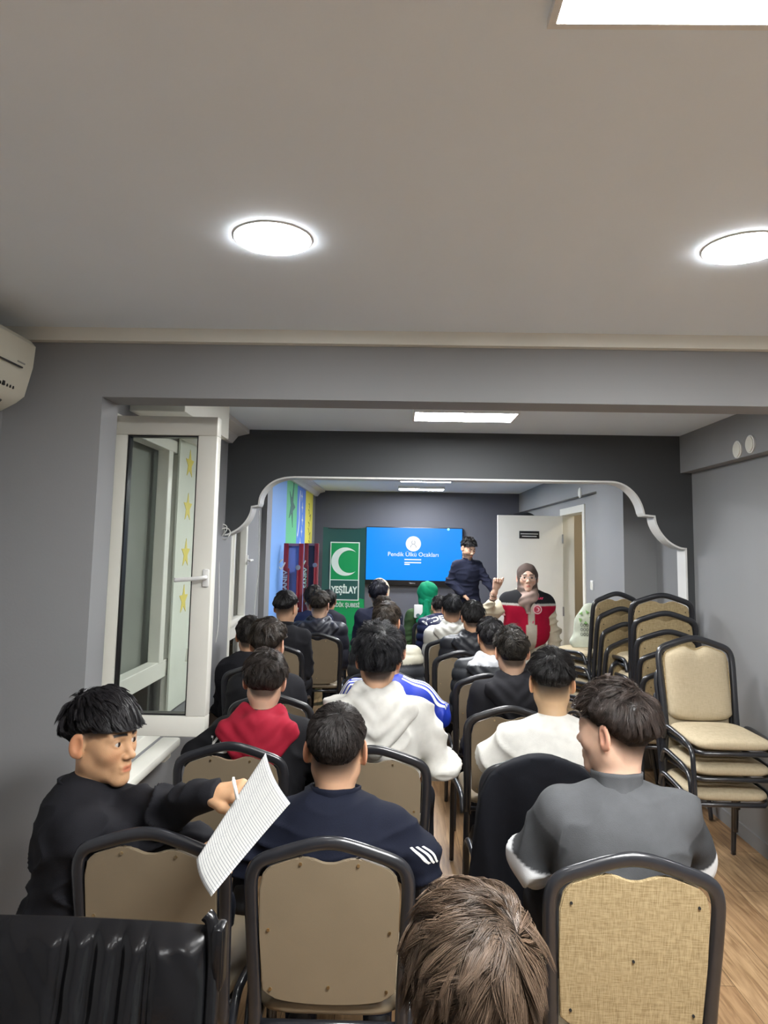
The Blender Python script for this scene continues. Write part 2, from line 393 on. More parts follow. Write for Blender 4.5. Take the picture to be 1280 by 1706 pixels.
link('painted_scribble', bm, mat('olive paint', (.2, .2, .05), .6), wm)
# arch wall
def arcpts(cx, cz, r, a0, a1, n=14, rz=None):
    rz = rz or r
    return [(cx + r * math.cos(math.radians(a0 + (a1 - a0) * i / n)), cz + rz * math.sin(math.radians(a0 + (a1 - a0) * i / n))) for i in range(n + 1)]
def P(px, py): q = at(px, py, YA); return (q.x, q.z)
ztop = P(750, 797)[1]
LEFT = [P(379, 889), P(395, 881), P(408, 869), P(416, 855), P(418.5, 843), P(430, 841), P(433, 826), P(442, 812), P(456, 801), P(474, 795), P(492, 793.5)]
RIGHT = [P(1000, 801), P(1025, 802), P(1044, 809), P(1060, 823), P(1070, 840), P(1075, 857), P(1092, 859), P(1095, 873), P(1103, 888), P(1116, 902), P(1132, 911), P(1144, 913)]
def sm(seg): return [(p.x, p.z) for p in smooth_path([(a, 0, c) for a, c in seg], 4)]
LEFT = sm(LEFT[:5]) + sm(LEFT[5:]); RIGHT = sm(RIGHT[:6]) + sm(RIGHT[6:])
xr = 2.04
inner = [(xr, 0), (xr, RIGHT[-1][1])] + RIGHT[::-1][1:] + LEFT[::-1]
inner = [(xr, RIGHT[-1][1])] + RIGHT[::-1][1:] + LEFT[::-1] + [(XL, LEFT[0][1] - .004)]
bm = bmesh.new()
poly = [(XR, 0), (xr, 0)] + inner + [(XL, H), (XR, H)]
prism(bm, poly, 'Y', YA, YA2)
struct('wall_arch', bm, WALLA, label='dark grey partition with a scalloped arch opening')
# white lining of the arch: thin strip following the opening
bm = bmesh.new(); path = [(xr, .0)] + inner; th = .012
A = []; 
def nrm(i):
    a = Vector(path[max(i - 1, 0)]); b = Vector(path[min(i + 1, len(path) - 1)]); t = (b - a).normalized(); return Vector((-t.y, t.x))
for i, p in enumerate(path):
    n_ = nrm(i); q = Vector(p) + n_ * th
    A.append([bm.verts.new((p[0], YA - .006, p[1])), bm.verts.new((p[0], YA2 + .006, p[1])), bm.verts.new((q.x, YA2 + .006, q.y)), bm.verts.new((q.x, YA - .006, q.y))])
for i in range(len(A) - 1):
    for k in range(4): bm.faces.new((A[i][k], A[i][(k + 1) % 4], A[i + 1][(k + 1) % 4], A[i + 1][k]))
bm.faces.new(A[0]); bm.faces.new(A[-1][::-1])
struct('trim_arch', bm, WHITE, label='white edging strip lining the scalloped arch')
# ceiling trims
S('trim_ceiling_front', PVC, XFL, XFR, YF - .035, YF, H - .052, H, label='pale cable trunking along the ceiling above the opening')
bm = bmesh.new(); prism(bm, [(XL, H), (XL, H - .10), (XL + .03, H - .10), (XL + .07, H - .05), (XL + .15, H - .03), (XL + .15, H)], 'Y', 4.06, YA)
struct('trim_cornice_left', bm, WHITE, label='white cornice on the left wall above the opened window')
bm = bmesh.new(); prism(bm, [(XL, H), (XL, H - .09), (XL + .03, H - .09), (XL + .07, H - .04), (XL + .14, H - .02), (XL + .14, H)], 'Y', YA2, YE)
struct('trim_cornice_far', bm, WHITE, label='white cornice above the painted wall')
for nm, a in (('baseboard_right', (XR - .012, XR, YF2, YA, 0, .08)), ('baseboard_front_right', (XR, XFR, YF - .012, YF, 0, .08)), ('baseboard_front_left', (XFL, JX, YF - .012, YF, 0, .08)),
              ('baseboard_far', (XL, XD, YE - .012, YE, 0, .08)), ('baseboard_left', (XL, XL + .012, YF2, YA, 0, .08))):
    S(nm, WALL, *a)
# ------------------------------------------------------------------ round vent covers and switch
def vent(Y, z, lab, x):
    t = empty('vent_cover', (x, Y, z), label=lab, category='vent', group='round vent covers')
    bm = bmesh.new(); cyl(bm, (-.004, 0, 0), .052, .008, 'X', 32); link('rim', bm, WHITE, t, smooth=True)
    bm = bmesh.new(); cyl(bm, (-.010, 0, 0), .044, .006, 'X', 32); link('disc', bm, PVC, t, smooth=True)
def yon(px, X):  # depth on a plane of constant X
    lo, hi = .5, 12.
    for _ in range(50):
        mid = (lo + hi) / 2
        if (at(px, 800, mid).x < X): lo = mid
        else: hi = mid
    return lo
for px, py, lab, X in ((1232, 749, 'round white vent cover on the right beam, the lower and farther of two', 2.01), (1254, 740, 'round white vent cover on the right beam, nearest the camera', 2.01), (967, 821, 'small round white vent cover on the beam above the doorway', 1.83)):
    Y = yon(px, X); vent(Y, at(px, py, Y).z, lab, X)
Y = yon(985, XD); z = at(985, 975, Y).z
t = empty('light_switch', (XD, Y, z), label='white light switch on the grey wall right of the doorway', category='light switch')
BX('face_plate', WHITE, t, -.008, 0, -.045, .045, -.045, .045, bev=.004)
BX('rocker', PVC, t, -.013, -.008, -.028, -.002, -.03, .03, bev=.002); BX('rocker', PVC, t, -.013, -.008, .002, .028, -.03, .03, bev=.002)
# ------------------------------------------------------------------ lamps
LM = emis('lamp diffuser', (.985, .99, .985), LAMP); LMF = emis('far lamp diffuser', (.95, .97, 1.0), LAMPF)
def downlight(x, y, lab):
    t = empty('downlight', (x, y, H), label=lab, category='ceiling light', group='round downlights')
    bm = bmesh.new(); cyl(bm, (0, 0, -.002), .104, .004, 'Z', 48); link('rim', bm, WHITE, t, smooth=True)
    bm = bmesh.new(); cyl(bm, (0, 0, -.0055), .100, .004, 'Z', 48); link('diffuser', bm, LM, t, smooth=True)
downlight(-.345, 1.855, 'round glowing downlight in the ceiling left of centre')
downlight(.925, 1.885, 'round glowing downlight cut by the right edge of the photo')
downlight(2.1, 1.88, 'round glowing downlight out past the right edge of the photo')
downlight(-.345, -.6, 'round glowing downlight behind the camera, left'); downlight(.925, -.6, 'round glowing downlight behind the camera, right')
def panel(x0, x1, y0, y1, lab, mt, th=.035):
    t = empty('ceiling_panel_light', ((x0 + x1) / 2, (y0 + y1) / 2, H), label=lab, category='ceiling light')
    w, d = (x1 - x0) / 2, (y1 - y0) / 2
    bm = bmesh.new(); f = .012
    for a in ((-w, w, -d, -d + f), (-w, w, d - f, d), (-w, -w + f, -d + f, d - f), (w - f, w, -d + f, d - f)): box(bm, *a, -th, 0)
    link('frame', bm, WHITE, t)
    BX('diffuser', mt, t, -w + f, w - f, -d + f, d - f, -th + .002, -th + .01)
panel(.222, 1.42, .46, 1.045, 'large rectangular panel light at the top right corner of the photo', LM, .015)
panel(.09, .715, 4.16, 4.47, 'rectangular panel light on the ceiling of the middle room', LM)
panel(.05, .67, 3.35, 3.66, 'added panel light brightening the middle room, hidden above the beam from the camera', LM)  # added out of view to brighten the opened sash and nearby rows
panel(.03, .65, 6.5, 6.8, 'added unseen panel light brightening the far room just beyond the arch', LMF)  # unseen panel, added to light the door leaf and the standing woman
panel(.035, .66, 8.45, 8.75, 'panel light of the far room nearer the arch', LMF)
panel(.02, .65, 9.75, 10.05, 'panel light of the far room nearest the screen', LMF)

# ------------------------------------------------------------------ window frames
def frame_yz(bm, x0, x1, y0, y1, z0, z1, w, bev=.004):
    box(bm, x0, x1, y0, y1, z0, z0 + w, bev); box(bm, x0, x1, y0, y1, z1 - w, z1, bev)
    box(bm, x0, x1, y0, y0 + w, z0 + w, z1 - w, bev); box(bm, x0, x1, y1 - w, y1, z0 + w, z1 - w, bev)
SHUT = mat('grey roller shutter', (.24, .25, .225), .5, var=.05)
w1 = struct('window_1', frame_yz((bm := bmesh.new()), XL - .07, XL + .005, W1[0], W1[1], W1[2], W1[3], .065) or bm, PVC, label='white plastic window frame behind the opened sash')
bm = bmesh.new(); box(bm, XL - .065, XL + .0, W1[0] + .06, W1[1] - .06, .97, 1.06, .004); link('transom', bm, PVC, w1)
BX('glass_pane', GLASS, w1, XL - .04, XL - .034, W1[0] + .05, W1[1] - .05, .72, .98)
bm = bmesh.new(); box(bm, XL - .06, XL + .002, 3.80, 3.87, 1.05, 2.18, .004); link('mullion', bm, PVC, w1)
BX('glass_pane', GLASS, w1, XL - .04, XL - .034, 3.86, W1[1] - .05, 1.05, 2.18)
BX('roller_shutter', SHUT, w1, XL - .115, XL - .10, W1[0], W1[1], W1[2], W1[3])
bm = bmesh.new(); box(bm, XL, -1.12, W1[0] - .05, 3.92, .615, .66, .012); box(bm, XL, -1.16, 3.80, 3.9, .56, .62, .01)
tag(link('windowsill', bm, PVC, smooth=True), kind='structure')
# opened sash
q0 = at(366, 697, 3.09); q1 = at(345, 1225, 3.09); sx1 = .5 * (q0.x + q1.x) + 1.25; sz0, sz1 = q1.z, q0.z
def frame_xz(bm, x0, x1, y0, y1, z0, z1, w, bev=.004):
    box(bm, x0, x1, y0, y1, z0, z0 + w, bev); box(bm, x0, x1, y0, y1, z1 - w, z1, bev)
    box(bm, x0, x0 + w, y0, y1, z0 + w, z1 - w, bev); box(bm, x1 - w, x1, y0, y1, z0 + w, z1 - w, bev)
bm = bmesh.new(); frame_xz(bm, 0, sx1, -.035, .035, sz0, sz1, .082); t = link('open_sash', bm, PVC, w1, smooth=True); t.location = (-1.25, 3.09, 0)
bm = bmesh.new(); frame_xz(bm, .08, sx1 - .08, -.022, .022, sz0 + .08, sz1 - .08, .009, 0); link('rubber_seal', bm, BLACK, t)
BX('glass_pane', GLASS, t, .085, sx1 - .085, -.004, .004, sz0 + .085, sz1 - .085)
hz = at(344, 962, 3.05).z; hx = at(343, 962, 3.05).x + 1.25
hp = BX('handle_plate', WHITE, t, hx - .014, hx + .014, -.047, -.035, hz - .04, hz + .035, bev=.006)
bm = bmesh.new(); tube(bm, smooth_path([(hx, -.04, hz), (hx, -.075, hz), (hx - .03, -.082, hz - .004), (hx - .12, -.08, hz - .012)]), .009, 10, up=(0, 0, 1)); link('handle', bm, WHITE, t, smooth='all')
for z in (sz0 + .12, sz1 - .25):
    bm = bmesh.new(); cyl(bm, (.0, .0, z), .012, .09, 'Z', 12); link('hinge', bm, CHROME, t, smooth=True)
# shutter box above
t = struct('trim_shutter_box', box(bmesh.new(), XL, -.965, 3.2, 4.05, 2.27, 2.47, .004), PVC, label='white shutter box above the opened window')
# star blind
t = empty('star_blind', (XL, 4.16, 0), label='white fabric blind with yellow stars on the left wall behind the opened sash', category='blind')
BX('fabric', mat('white blind fabric', (.66, .68, .6), .8), t, .012, .022, -.24, .24, .78, 2.26)
BX('roller', PVC, t, .004, .04, -.25, .25, 2.25, 2.30, bev=.01)
YEL = mat('yellow star', (.72, .6, .12), .6)
for z in (2.13, 1.88, 1.62, 1.36):
    bm = bmesh.new(); prism(bm, star(-.05, z, .085, .035), 'X', .021, .0245); link('star', bm, YEL, t)
t = empty('blind_cord', (XL, 4.02, 0), label='thin looped blind cord hanging beside the opened window', category='cord')
bm = bmesh.new(); tube(bm, smooth_path([(.09, 0, 2.4), (.09, 0, 1.6), (.088, .0, 1.12)], 4), .003, 6, up=(0, 1, 0)); link('cord', bm, WHITE, t, smooth='all')
bm = bmesh.new(); cyl(bm, (.088, 0, 1.07), .014, .07, 'Z', 12, r2=.008); link('pull', bm, PVC, t, smooth=True)
# second window
w2 = struct('window_2', frame_yz((bm := bmesh.new()), XL - .07, XL + .004, *W2, .06) or bm, PVC, label='white plastic window just beyond the arch')
bm = bmesh.new(); box(bm, XL - .05, XL + .008, W2[0] + .05, W2[1] - .05, .97, 1.06, .004); link('transom', bm, PVC, w2)
bm = bmesh.new(); frame_yz(bm, XL - .04, XL + .014, W2[0] + .05, W2[1] - .05, 1.06, W2[3] - .05, .055); link('sash_frame', bm, PVC, w2, smooth=True)
BX('glass_pane', GLASS, w2, XL - .04, XL - .034, W2[0] + .05, W2[1] - .05, .34, 1.98)
BX('roller_shutter', mat('night blue shutter', (.05, .075, .09), .4), w2, XL - .115, XL - .10, *W2)
h2 = BX('handle_plate', WHITE, w2, .014, .022, -.014, .014, -.04, .04, bev=.003); h2.location = (XL, 5.87, 1.55)
bm = bmesh.new(); tube(bm, smooth_path([(.02, 0, 0), (.055, 0, 0), (.06, -.02, 0), (.06, -.12, -.003)]), .009, 8, up=(0, 0, 1)); link('lever', bm, WHITE, h2, smooth='all')
def cord(name, pts, lab, r=.003):
    bm = bmesh.new(); tube(bm, smooth_path(pts, 6), r, 6, up=(0, 1, 0)); return tag(link(name, bm, WHITE, smooth='all'), label=lab, category='cord')
Yc = 5.06
a = at(371, 730, Yc); b_ = at(371, 882, Yc)
o = cord('blind_cord', [(a.x, Yc, H - .1), (b_.x, Yc, b_.z + .01)], 'thin white blind cord hanging down to the left foot of the arch')
bm = bmesh.new()
for dx, dz, r in ((0, 0, .03), (.02, -.03, .034), (-.015, -.02, .028)): tube(bm, [(b_.x + dx + r * math.cos(k * math.pi / 6), Yc + .02 * math.sin(k), b_.z + dz + r * 1.2 * math.sin(k * math.pi / 6)) for k in range(12)], .004, 6, closed=True, up=(0, 1, 0))
tag(link('coiled_cord', bm, WHITE, smooth='all'), label='small coil of white cord at the left foot of the arch', category='cord')
Y3 = 6.1; pts = [at(x, y, Y3) for x, y in ((432, 850), (432, 900), (431, 950), (427, 985), (424, 1020), (423, 1060))]
cord('hanging_cable', pts, 'thin white cable hanging down the wall right of the far window')
S('trim_wall_edge', WALL, XL, XL + .05, 6.5, 6.75, 0, H - .09, label='pale grey pilaster before the painted wall')
pts = [at(x, y, 5.0) for x, y in ((364, 880), (365, 960), (364, 1040), (357, 1078), (352, 1079))]
cord('loose_cord', pts, 'loose white cord dangling right beside the opened sash')

# ------------------------------------------------------------------ air conditioner
t = empty('air_conditioner', (XFL, 2.25, 0), label='cream wall mounted air conditioner at the left edge above the window', category='air conditioner')
def acs(pts, y0, y1, m, nm, bev=.006):
    bm = bmesh.new(); prism(bm, pts, 'Y', y0, y1); bmesh.ops.bevel(bm, geom=[e for e in bm.edges if e.calc_face_angle(0) > .6], offset=bev, segments=2, affect='EDGES'); return link(nm, bm, m, t, smooth=True)
q = at(60, 574, 2.62); fx = q.x - XFL; fz = q.z
body = [(0, fz + .02), (fx - .02, fz + .012), (fx, fz - .01), (fx - .005, fz - .09), (fx - .03, fz - .20), (fx - .06, fz - .225), (.05, fz - .255), (0, fz - .255)]
acs(body, -.5, .37, mat('aged cream plastic', (.62, .60, .5), .4, var=.03), 'casing')
fp = [(fx - .002, fz - .118), (fx - .022, fz - .17), (fx - .026, fz - .168), (fx - .010, fz - .118)]
bm = bmesh.new(); prism(bm, [(fx - .006, fz - .105), (fx + .001, fz - .107), (fx - .0, fz - .112), (fx - .01, fz - .11)], 'Y', -.48, .29); link('panel_gap', bm, BLACK, t)
bm = bmesh.new(); prism(bm, [(fx - .062, fz - .232), (fx - .07, fz - .222), (.07, fz - .252), (.072, fz - .262)], 'Y', -.48, .28); link('air_outlet', bm, BLACK, t)
bm = bmesh.new(); prism(bm, [(fx - .058, fz - .228), (fx - .055, fz - .234), (.1, fz - .285), (.096, fz - .278)], 'Y', -.48, .24); link('louver', bm, PVC, t)
bm = bmesh.new(); cyl(bm, (.09, .22, fz - .29), .012, .05, 'Z', 12); link('drain_cap', bm, PVC, t, smooth=True)
for k, (yy, w) in enumerate(((.17, .006), (.195, .004), (.215, .014), (.24, .004), (.26, .005), (.28, .004))):
    bm = bmesh.new(); box(bm, fx - .032, fx - .0225, yy - w / 2, yy + w / 2, fz - .190, fz - .180 + (.006 if w > .01 else 0)); link('indicator', bm, BLACK, t)
bm = bmesh.new(); box(bm, fx - .012, fx - .003, .26, .31, fz - .094, fz - .089); link('logo_mark', bm, mat('grey print', (.3, .3, .27), .6), t)

# ------------------------------------------------------------------ doorway, door leaf
d = struct('door_1', frame_yz((bm := bmesh.new()), XD - .015, XD + .13, DY0 - .07, DY1 + .07, -.08, DZ + .08, .075) or bm, PVC, label='cream door frame in the far right wall')
S('floor_corridor', FLOOR, XD + .12, XD + 1.4, 6.6, 9.2, -.1, 0); S('wall_corridor', mat('cream corridor paint', (.7, .62, .48), .6), XD + 1.4, XD + 1.5, 6.6, 9.2, 0, H)
S('wall_corridor_near', MATS['cream corridor paint'], XD + .12, XD + 1.5, 6.5, 6.6, 0, H); S('wall_corridor_far', MATS['cream corridor paint'], XD + .12, XD + 1.5, 9.2, 9.3, 0, H); S('ceiling_corridor', CEIL, XD + .12, XD + 1.5, 6.5, 9.3, H, H + .1)
t = empty('ceiling_lamp', (XD + .75, 8.0, H), label='round corridor lamp beyond the doorway', category='ceiling light')
bm = bmesh.new(); cyl(bm, (0, 0, -.02), .13, .04); link('lamp_base', bm, WHITE, t); bm = bmesh.new(); cyl(bm, (0, 0, -.05), .12, .02); link('diffuser', bm, emis('warm lamp', (1, .88, .68), 30), t)
t = empty('corridor_door', (XD + .16, 7.5, 0), label='cream door standing ajar inside the far doorway', category='door')
t.rotation_euler = (0, 0, math.radians(-12)); BX('leaf', mat('cream lacquer', (.68, .62, .5), .4), t, 0, .04, 0, .72, .01, 2.02)
for z in (.35, .95, 1.5): BX('lock_plate', BLACK, t, -.003, 0.001, .03, .045, z, z + .18)
bm = bmesh.new(); cyl(bm, (-.02, .08, 1.05), .012, .04, 'X', 12); link('knob', bm, BRASS, t)
DYL = 8.15
a = at(829.5, 858, DYL); b_ = at(939, 858, DYL)
t = empty('door_leaf', (a.x, DYL, 0), label='cream door opened flat into the far room with a black plate', category='door')
dw = XD - .02 - a.x; BX('panel', mat('off white lacquer', (.80, .79, .73), .4, var=.02), t, 0, dw, 0, .04, .012, a.z, bev=.002)
sg = at(882, 891, DYL); s1 = BX('sign_plate', BLACK, t, sg.x - a.x - .112, sg.x - a.x + .112, -.006, 0, sg.z - .042, sg.z + .042, bev=.002)
bm = bmesh.new(); box(bm, sg.x - a.x - .098, sg.x - a.x + .098, -.0085, -.006, sg.z + .006, sg.z + .014); box(bm, sg.x - a.x - .082, sg.x - a.x + .082, -.0085, -.006, sg.z - .022, sg.z - .013)
link('sign_lettering', bm, WHITE, t)
for z in (.3, 1.0, 1.8):
    bm = bmesh.new(); cyl(bm, (dw, -.008, z), .009, .1, 'Z', 10); link('hinge', bm, CHROME, t)
bm = bmesh.new(); box(bm, .03, .06, -.008, 0, .98, 1.15); link('handle_plate', bm, CHROME, t)
bm = bmesh.new(); tube(bm, smooth_path([(.045, -.005, 1.08), (.045, -.05, 1.08), (.08, -.055, 1.08), (.15, -.055, 1.08)]), .008, 8, up=(0, 0, 1)); link('door_handle', bm, CHROME, t, smooth='all')
# cupboard behind the door with bags on top
t = empty('cupboard', (1.62, 9.4, 0), label='dark tall cupboard standing behind the opened door', category='cupboard')
BX('carcass', mat('dark laminate', (.05, .045, .05), .5), t, -.22, .2, 0, .45, .06, 2.02); BX('plinth', BLACK, t, -.2, .18, .02, .43, 0, .06)
BX('cupboard_door', MATS['dark laminate'], t, -.215, -.012, -.02, 0, .08, 2.0, bev=.002); BX('cupboard_door', MATS['dark laminate'], t, -.008, .195, -.02, 0, .08, 2.0, bev=.002)
for x, w, h_, lab in ((1.66, .17, .13, 'black bag lying on the tall cupboard behind the door, the larger'), (1.485, .07, .10, 'small dark bag on the cupboard at the left above the door')):
    F = Field((x - w - .05, 9.3, 2.0), (x + w + .05, 9.9, 2.3), .012); F.ell((x, 9.58, 2.03 + h_ * .45), (w, .14, h_ * .55), k=.02); F.ell((x + w * .4, 9.56, 2.03 + h_ * .5), (w * .5, .12, h_ * .5), k=.03); F.ell((x - w * .5, 9.6, 2.02 + h_ * .4), (w * .4, .12, h_ * .42), k=.03)
    V, Q = F.mesh(); V[:, 2] = np.maximum(V[:, 2], 2.021); V += vnormals(V, Q) * (fnoise(V, 30, 3) * .006)[:, None]
    tag(np_mesh('bag', V, Q, (.012, .012, .016), PUFF), label=lab, category='bag', group='bags on the cupboard')

# ------------------------------------------------------------------ television
t = empty('television', (0, YE, 0), label='large wall mounted television showing a bright blue login screen', category='television')
a = at(610, 877, 10.72); b_ = at(771, 975, 10.72); x0, x1, z1, z0 = a.x, b_.x, a.z, at(690, 975, 10.72).z
BX('bezel', BLACK, t, x0, x1, -.08, -.03, z0, z1, bev=.004); BX('wall_bracket', BLACK, t, x0 + .4, x1 - .4, -.03, -.002, z0 + .2, z1 - .2)
sb = z0 + .07; BX('screen', emis('blue screen', (.0, .29, 1.0), .6), t, x0 + .012, x1 - .012, -.084, -.0795, sb, z1 - .012)
SW = emis('screen white', (.9, .95, 1.0), .66); cx = at(689, 906, 10.7).x; cz = at(689, 906, 10.7).z
bm = bmesh.new(); cyl(bm, (cx, -.0855, cz), .112, .002, 'Y', 40); link('profile_circle', bm, SW, t)
GR = emis('screen grey', (.35, .4, .45), .36)
bm = bmesh.new(); tube(bm, [(cx + .026 * math.cos(k * math.pi / 10), -.088, cz + .02 + .026 * math.sin(k * math.pi / 10)) for k in range(20)], .004, 5, closed=True)
tube(bm, [(cx + .042 * math.cos(k * math.pi / 10), -.088, cz - .055 + .048 * math.sin(k * math.pi / 10)) for k in range(11)], .004, 5); link('profile_icon', bm, GR, t)
text('screen_lettering', 'Pendik Ülkü Ocakları', .088, Matrix.Translation((cx, -.088, at(689, 924, 10.7).z)) @ FACE_CAM, SW, t)
bm = bmesh.new()
for px0, px1, py in ((674, 702, 932), (674, 702, 937), (674, 683, 940)):
    p = at(px0, py, 10.7); q = at(px1, py, 10.7); box(bm, p.x, q.x, -.0865, -.085, p.z - .009, p.z + .007)
link('screen_small_print', bm, SW, t)
p = at(747.5, 882, 10.7); bm = bmesh.new(); cyl(bm, (p.x, -.086, p.z), .018, .002, 'Y', 16); link('screen_dot', bm, emis('mint dot', (.3, 1, .8), 1), t)
p = at(687, 971.5, 10.7); text('maker_mark', 'Hisense', .03, Matrix.Translation((p.x, -.082, p.z)) @ FACE_CAM, mat('grey letter', (.3, .3, .32), .5), t)

# ------------------------------------------------------------------ roll-up banner
YBN = 9.95; a = at(539, 880, YBN); b_ = at(610, 883, YBN); bw = b_.x - a.x; bz = a.z
t = empty('rollup_banner', ((a.x + b_.x) / 2, YBN, 0), label='green roll-up banner with a white crescent standing left of the television', category='banner')
BG = mat('dark green print', (.012, .07, .058), .45); BGR = mat('bright green print', (.0, .26, .07), .45); BM = mat('mid green print', (.0, .17, .06), .45); BW = mat('banner white', (.62, .70, .62), .5)
def bcurve(x, z): return -.02 * (x / (bw / 2)) ** 2
def bpoly(name, pts, m, off, sub=1):
    bm = bmesh.new(); n = 10; A = []
    (x0, z0), (x1, z1) = pts
    for i in range(n + 1):
        x = x0 + (x1 - x0) * i / n; y = bcurve(x, 0) - off; A.append([bm.verts.new((x, y, z0)), bm.verts.new((x, y, z1 + (.018 * (x / (bw / 2)) ** 2 if name == 'print' else 0))), bm.verts.new((x, y + .0015, z1 + (.018 * (x / (bw / 2)) ** 2 if name == 'print' else 0))), bm.verts.new((x, y + .0015, z0))])
    for i in range(n):
        for k in range(4): bm.faces.new((A[i][k], A[i][(k + 1) % 4], A[i + 1][(k + 1) % 4], A[i + 1][k]))
    bm.faces.new(A[0]); bm.faces.new(A[-1]); return link(name, bm, m, t, smooth=True)
X = lambda px: at(px, 950, YBN).x - (a.x + b_.x) / 2; Z = lambda py: at(574, py, YBN).z
bpoly('print', ((-bw / 2, .10), (bw / 2, bz)), BG, 0)
bm = bmesh.new()
prism(bm, [(-bw / 2 + .005, .1), (bw / 2 - .005, .1), (bw / 2 - .005, Z(998)), (.1, Z(992)), (0, Z(996)), (-.12, Z(1003)), (-bw / 2 + .005, Z(1012))], 'Y', -.026, -.0245); link('green_field', bm, BGR, t)
bm = bmesh.new(); prism(bm, [(-bw / 2 + .005, .1), (bw / 2 - .005, .1), (bw / 2 - .005, Z(1060)), (0, Z(1052)), (-bw / 2 + .005, Z(1049))], 'Y', -.029, -.027); link('lower_band', bm, BM, t)
x0, x1 = X(550), X(599); zt, zm, zb = Z(903), Z(966), Z(1000)
bm = bmesh.new(); box(bm, x0, x1, -.031, -.028, zb, zt); link('logo_border', bm, BW, t)
bm = bmesh.new(); box(bm, x0 + .014, x1 - .014, -.034, -.031, zm + .006, zt - .014); link('logo_field', bm, BGR, t)
bm = bmesh.new(); box(bm, x0 + .014, x1 - .014, -.034, -.031, zb + .014, zm - .006); link('name_field', bm, BG, t)
ccx, ccz, cr_ = X(575.5), Z(935.5), (Z(912) - Z(959)) / 2
out = arcpts(ccx, ccz, cr_, 42, 318, 40); c2 = ccx + cr_ * .30; n_ = 40; po, pi = out[0], out[-1]; a0 = math.degrees(math.atan2(po[1] - ccz, po[0] - c2)); ri = math.hypot(po[0] - c2, po[1] - ccz); inn = arcpts(c2, ccz, ri, a0, 360 - a0, 40)
bm = bmesh.new(); A = [[bm.verts.new((p[0], y, p[1])) for p in q] for q in (out, inn) for y in (-.0362, -.034)]
for i in range(40):
    for a_, b2 in ((0, 2), (1, 3), (0, 1), (2, 3)): bm.faces.new((A[a_][i], A[a_][i + 1], A[b2][i + 1], A[b2][i]))
link('crescent', bm, BW, t)
text('banner_lettering', 'YEŞİLAY', .125, Matrix.Translation(((x0 + x1) / 2, -.035, (zm + zb) / 2)) @ FACE_CAM, BW, t, bold=.005, sx=.70)
text('banner_subtitle', 'PENDİK ŞUBESİ', .075, Matrix.Translation(((x0 + x1) / 2 + .0, -.035, Z(1008))) @ FACE_CAM, BW, t, bold=.001, sx=.8)
BX('base_cassette', CHROME, t, -bw / 2 - .01, bw / 2 + .01, -.06, .06, 0, .1, bev=.01); BX('top_rail', BLACK, t, -bw / 2, bw / 2, -.012, .004, bz - .004, bz + .006)
bm = bmesh.new(); cyl(bm, (0, .03, bz / 2 + .03), .012, bz - .06); link('support_pole', bm, BLACK, t)

# ------------------------------------------------------------------ folded table tennis table
RED = mat('dark red enamel', (.22, .008, .02), .3, spec=.6); BLU = mat('blue table top', (.14, .20, .52), .35); NAV = mat('navy back board', (.02, .02, .06), .4)
def tt(px0, px1, Yt, dark, lab, dy):
    a = at(px0, 905, Yt); b_ = at(px1, 905, Yt); w = b_.x - a.x; h = a.z; cx = (a.x + b_.x) / 2
    t = empty('folded_tennis_table', (cx, Yt, 0), label=lab, category='folded table', group='folded table tennis halves')
    BX('table_board', NAV if dark else BLU, t, -w / 2 + .01, w / 2 - .01, .0, .02, .30, h - .01)
    for x in (-w / 2, w / 2 - .05): BX('side_rail', RED, t, x, x + .05, -.03, .0, .10, h, bev=.004)
    BX('top_rail', mat('mauve enamel', (.2, .12, .2), .3), t, -w / 2, w / 2, -.025, 0, h - .03, h, bev=.004)
    for x in (-w / 4, w / 5): BX('inner_leg', RED, t, x, x + .016, -.07, -.03, .32, h - .26, bev=.004)
    for x, z in ((w / 5, h - .25),):
        bm = bmesh.new(); cyl(bm, (x + .015, -.075, z), .026, .012, 'Y', 16); link('pivot_disc', bm, CHROME, t)
    BX('cross_brace', RED, t, -w / 2 + .03, w / 2 - .03, -.06, -.03, .62, .66, bev=.004)
    BX('lower_brace', CHROME, t, -w / 2 + .03, w / 2 - .03, -.06, -.03, 1.0, 1.03, bev=.004)
    for x in (-w / 2 + .05, w / 2 - .05):
        bm = bmesh.new(); cyl(bm, (x, -.02, .05), .05, .03, 'X', 20); link('castor', bm, BLACK, t)
    text('rail_lettering', 'SANEV', .062, Matrix.Translation((-w / 2 + .025, -.034, h - .40)) @ FACE_CAM @ Matrix.Rotation(math.pi / 2, 4, 'Z'), WHITE, t, bold=.002, sx=1.25)
    bm = bmesh.new(); tube(bm, smooth_path([(-w / 2 - .01, -.04, h - .17), (-w / 2 - .05, -.045, h - .22), (-w / 2 - .02, -.045, h - .27), (-w / 2 + .02, -.04, h - .2)]), .008, 6); link('hook', bm, PVC, t, smooth='all')
tt(474, 507, 7.65, False, 'red framed folded tennis table half with a pale blue board, nearest the painted wall', 0)
tt(508, 532, 8.45, True, 'red framed folded tennis table half with a navy board, beside the green banner', 0)
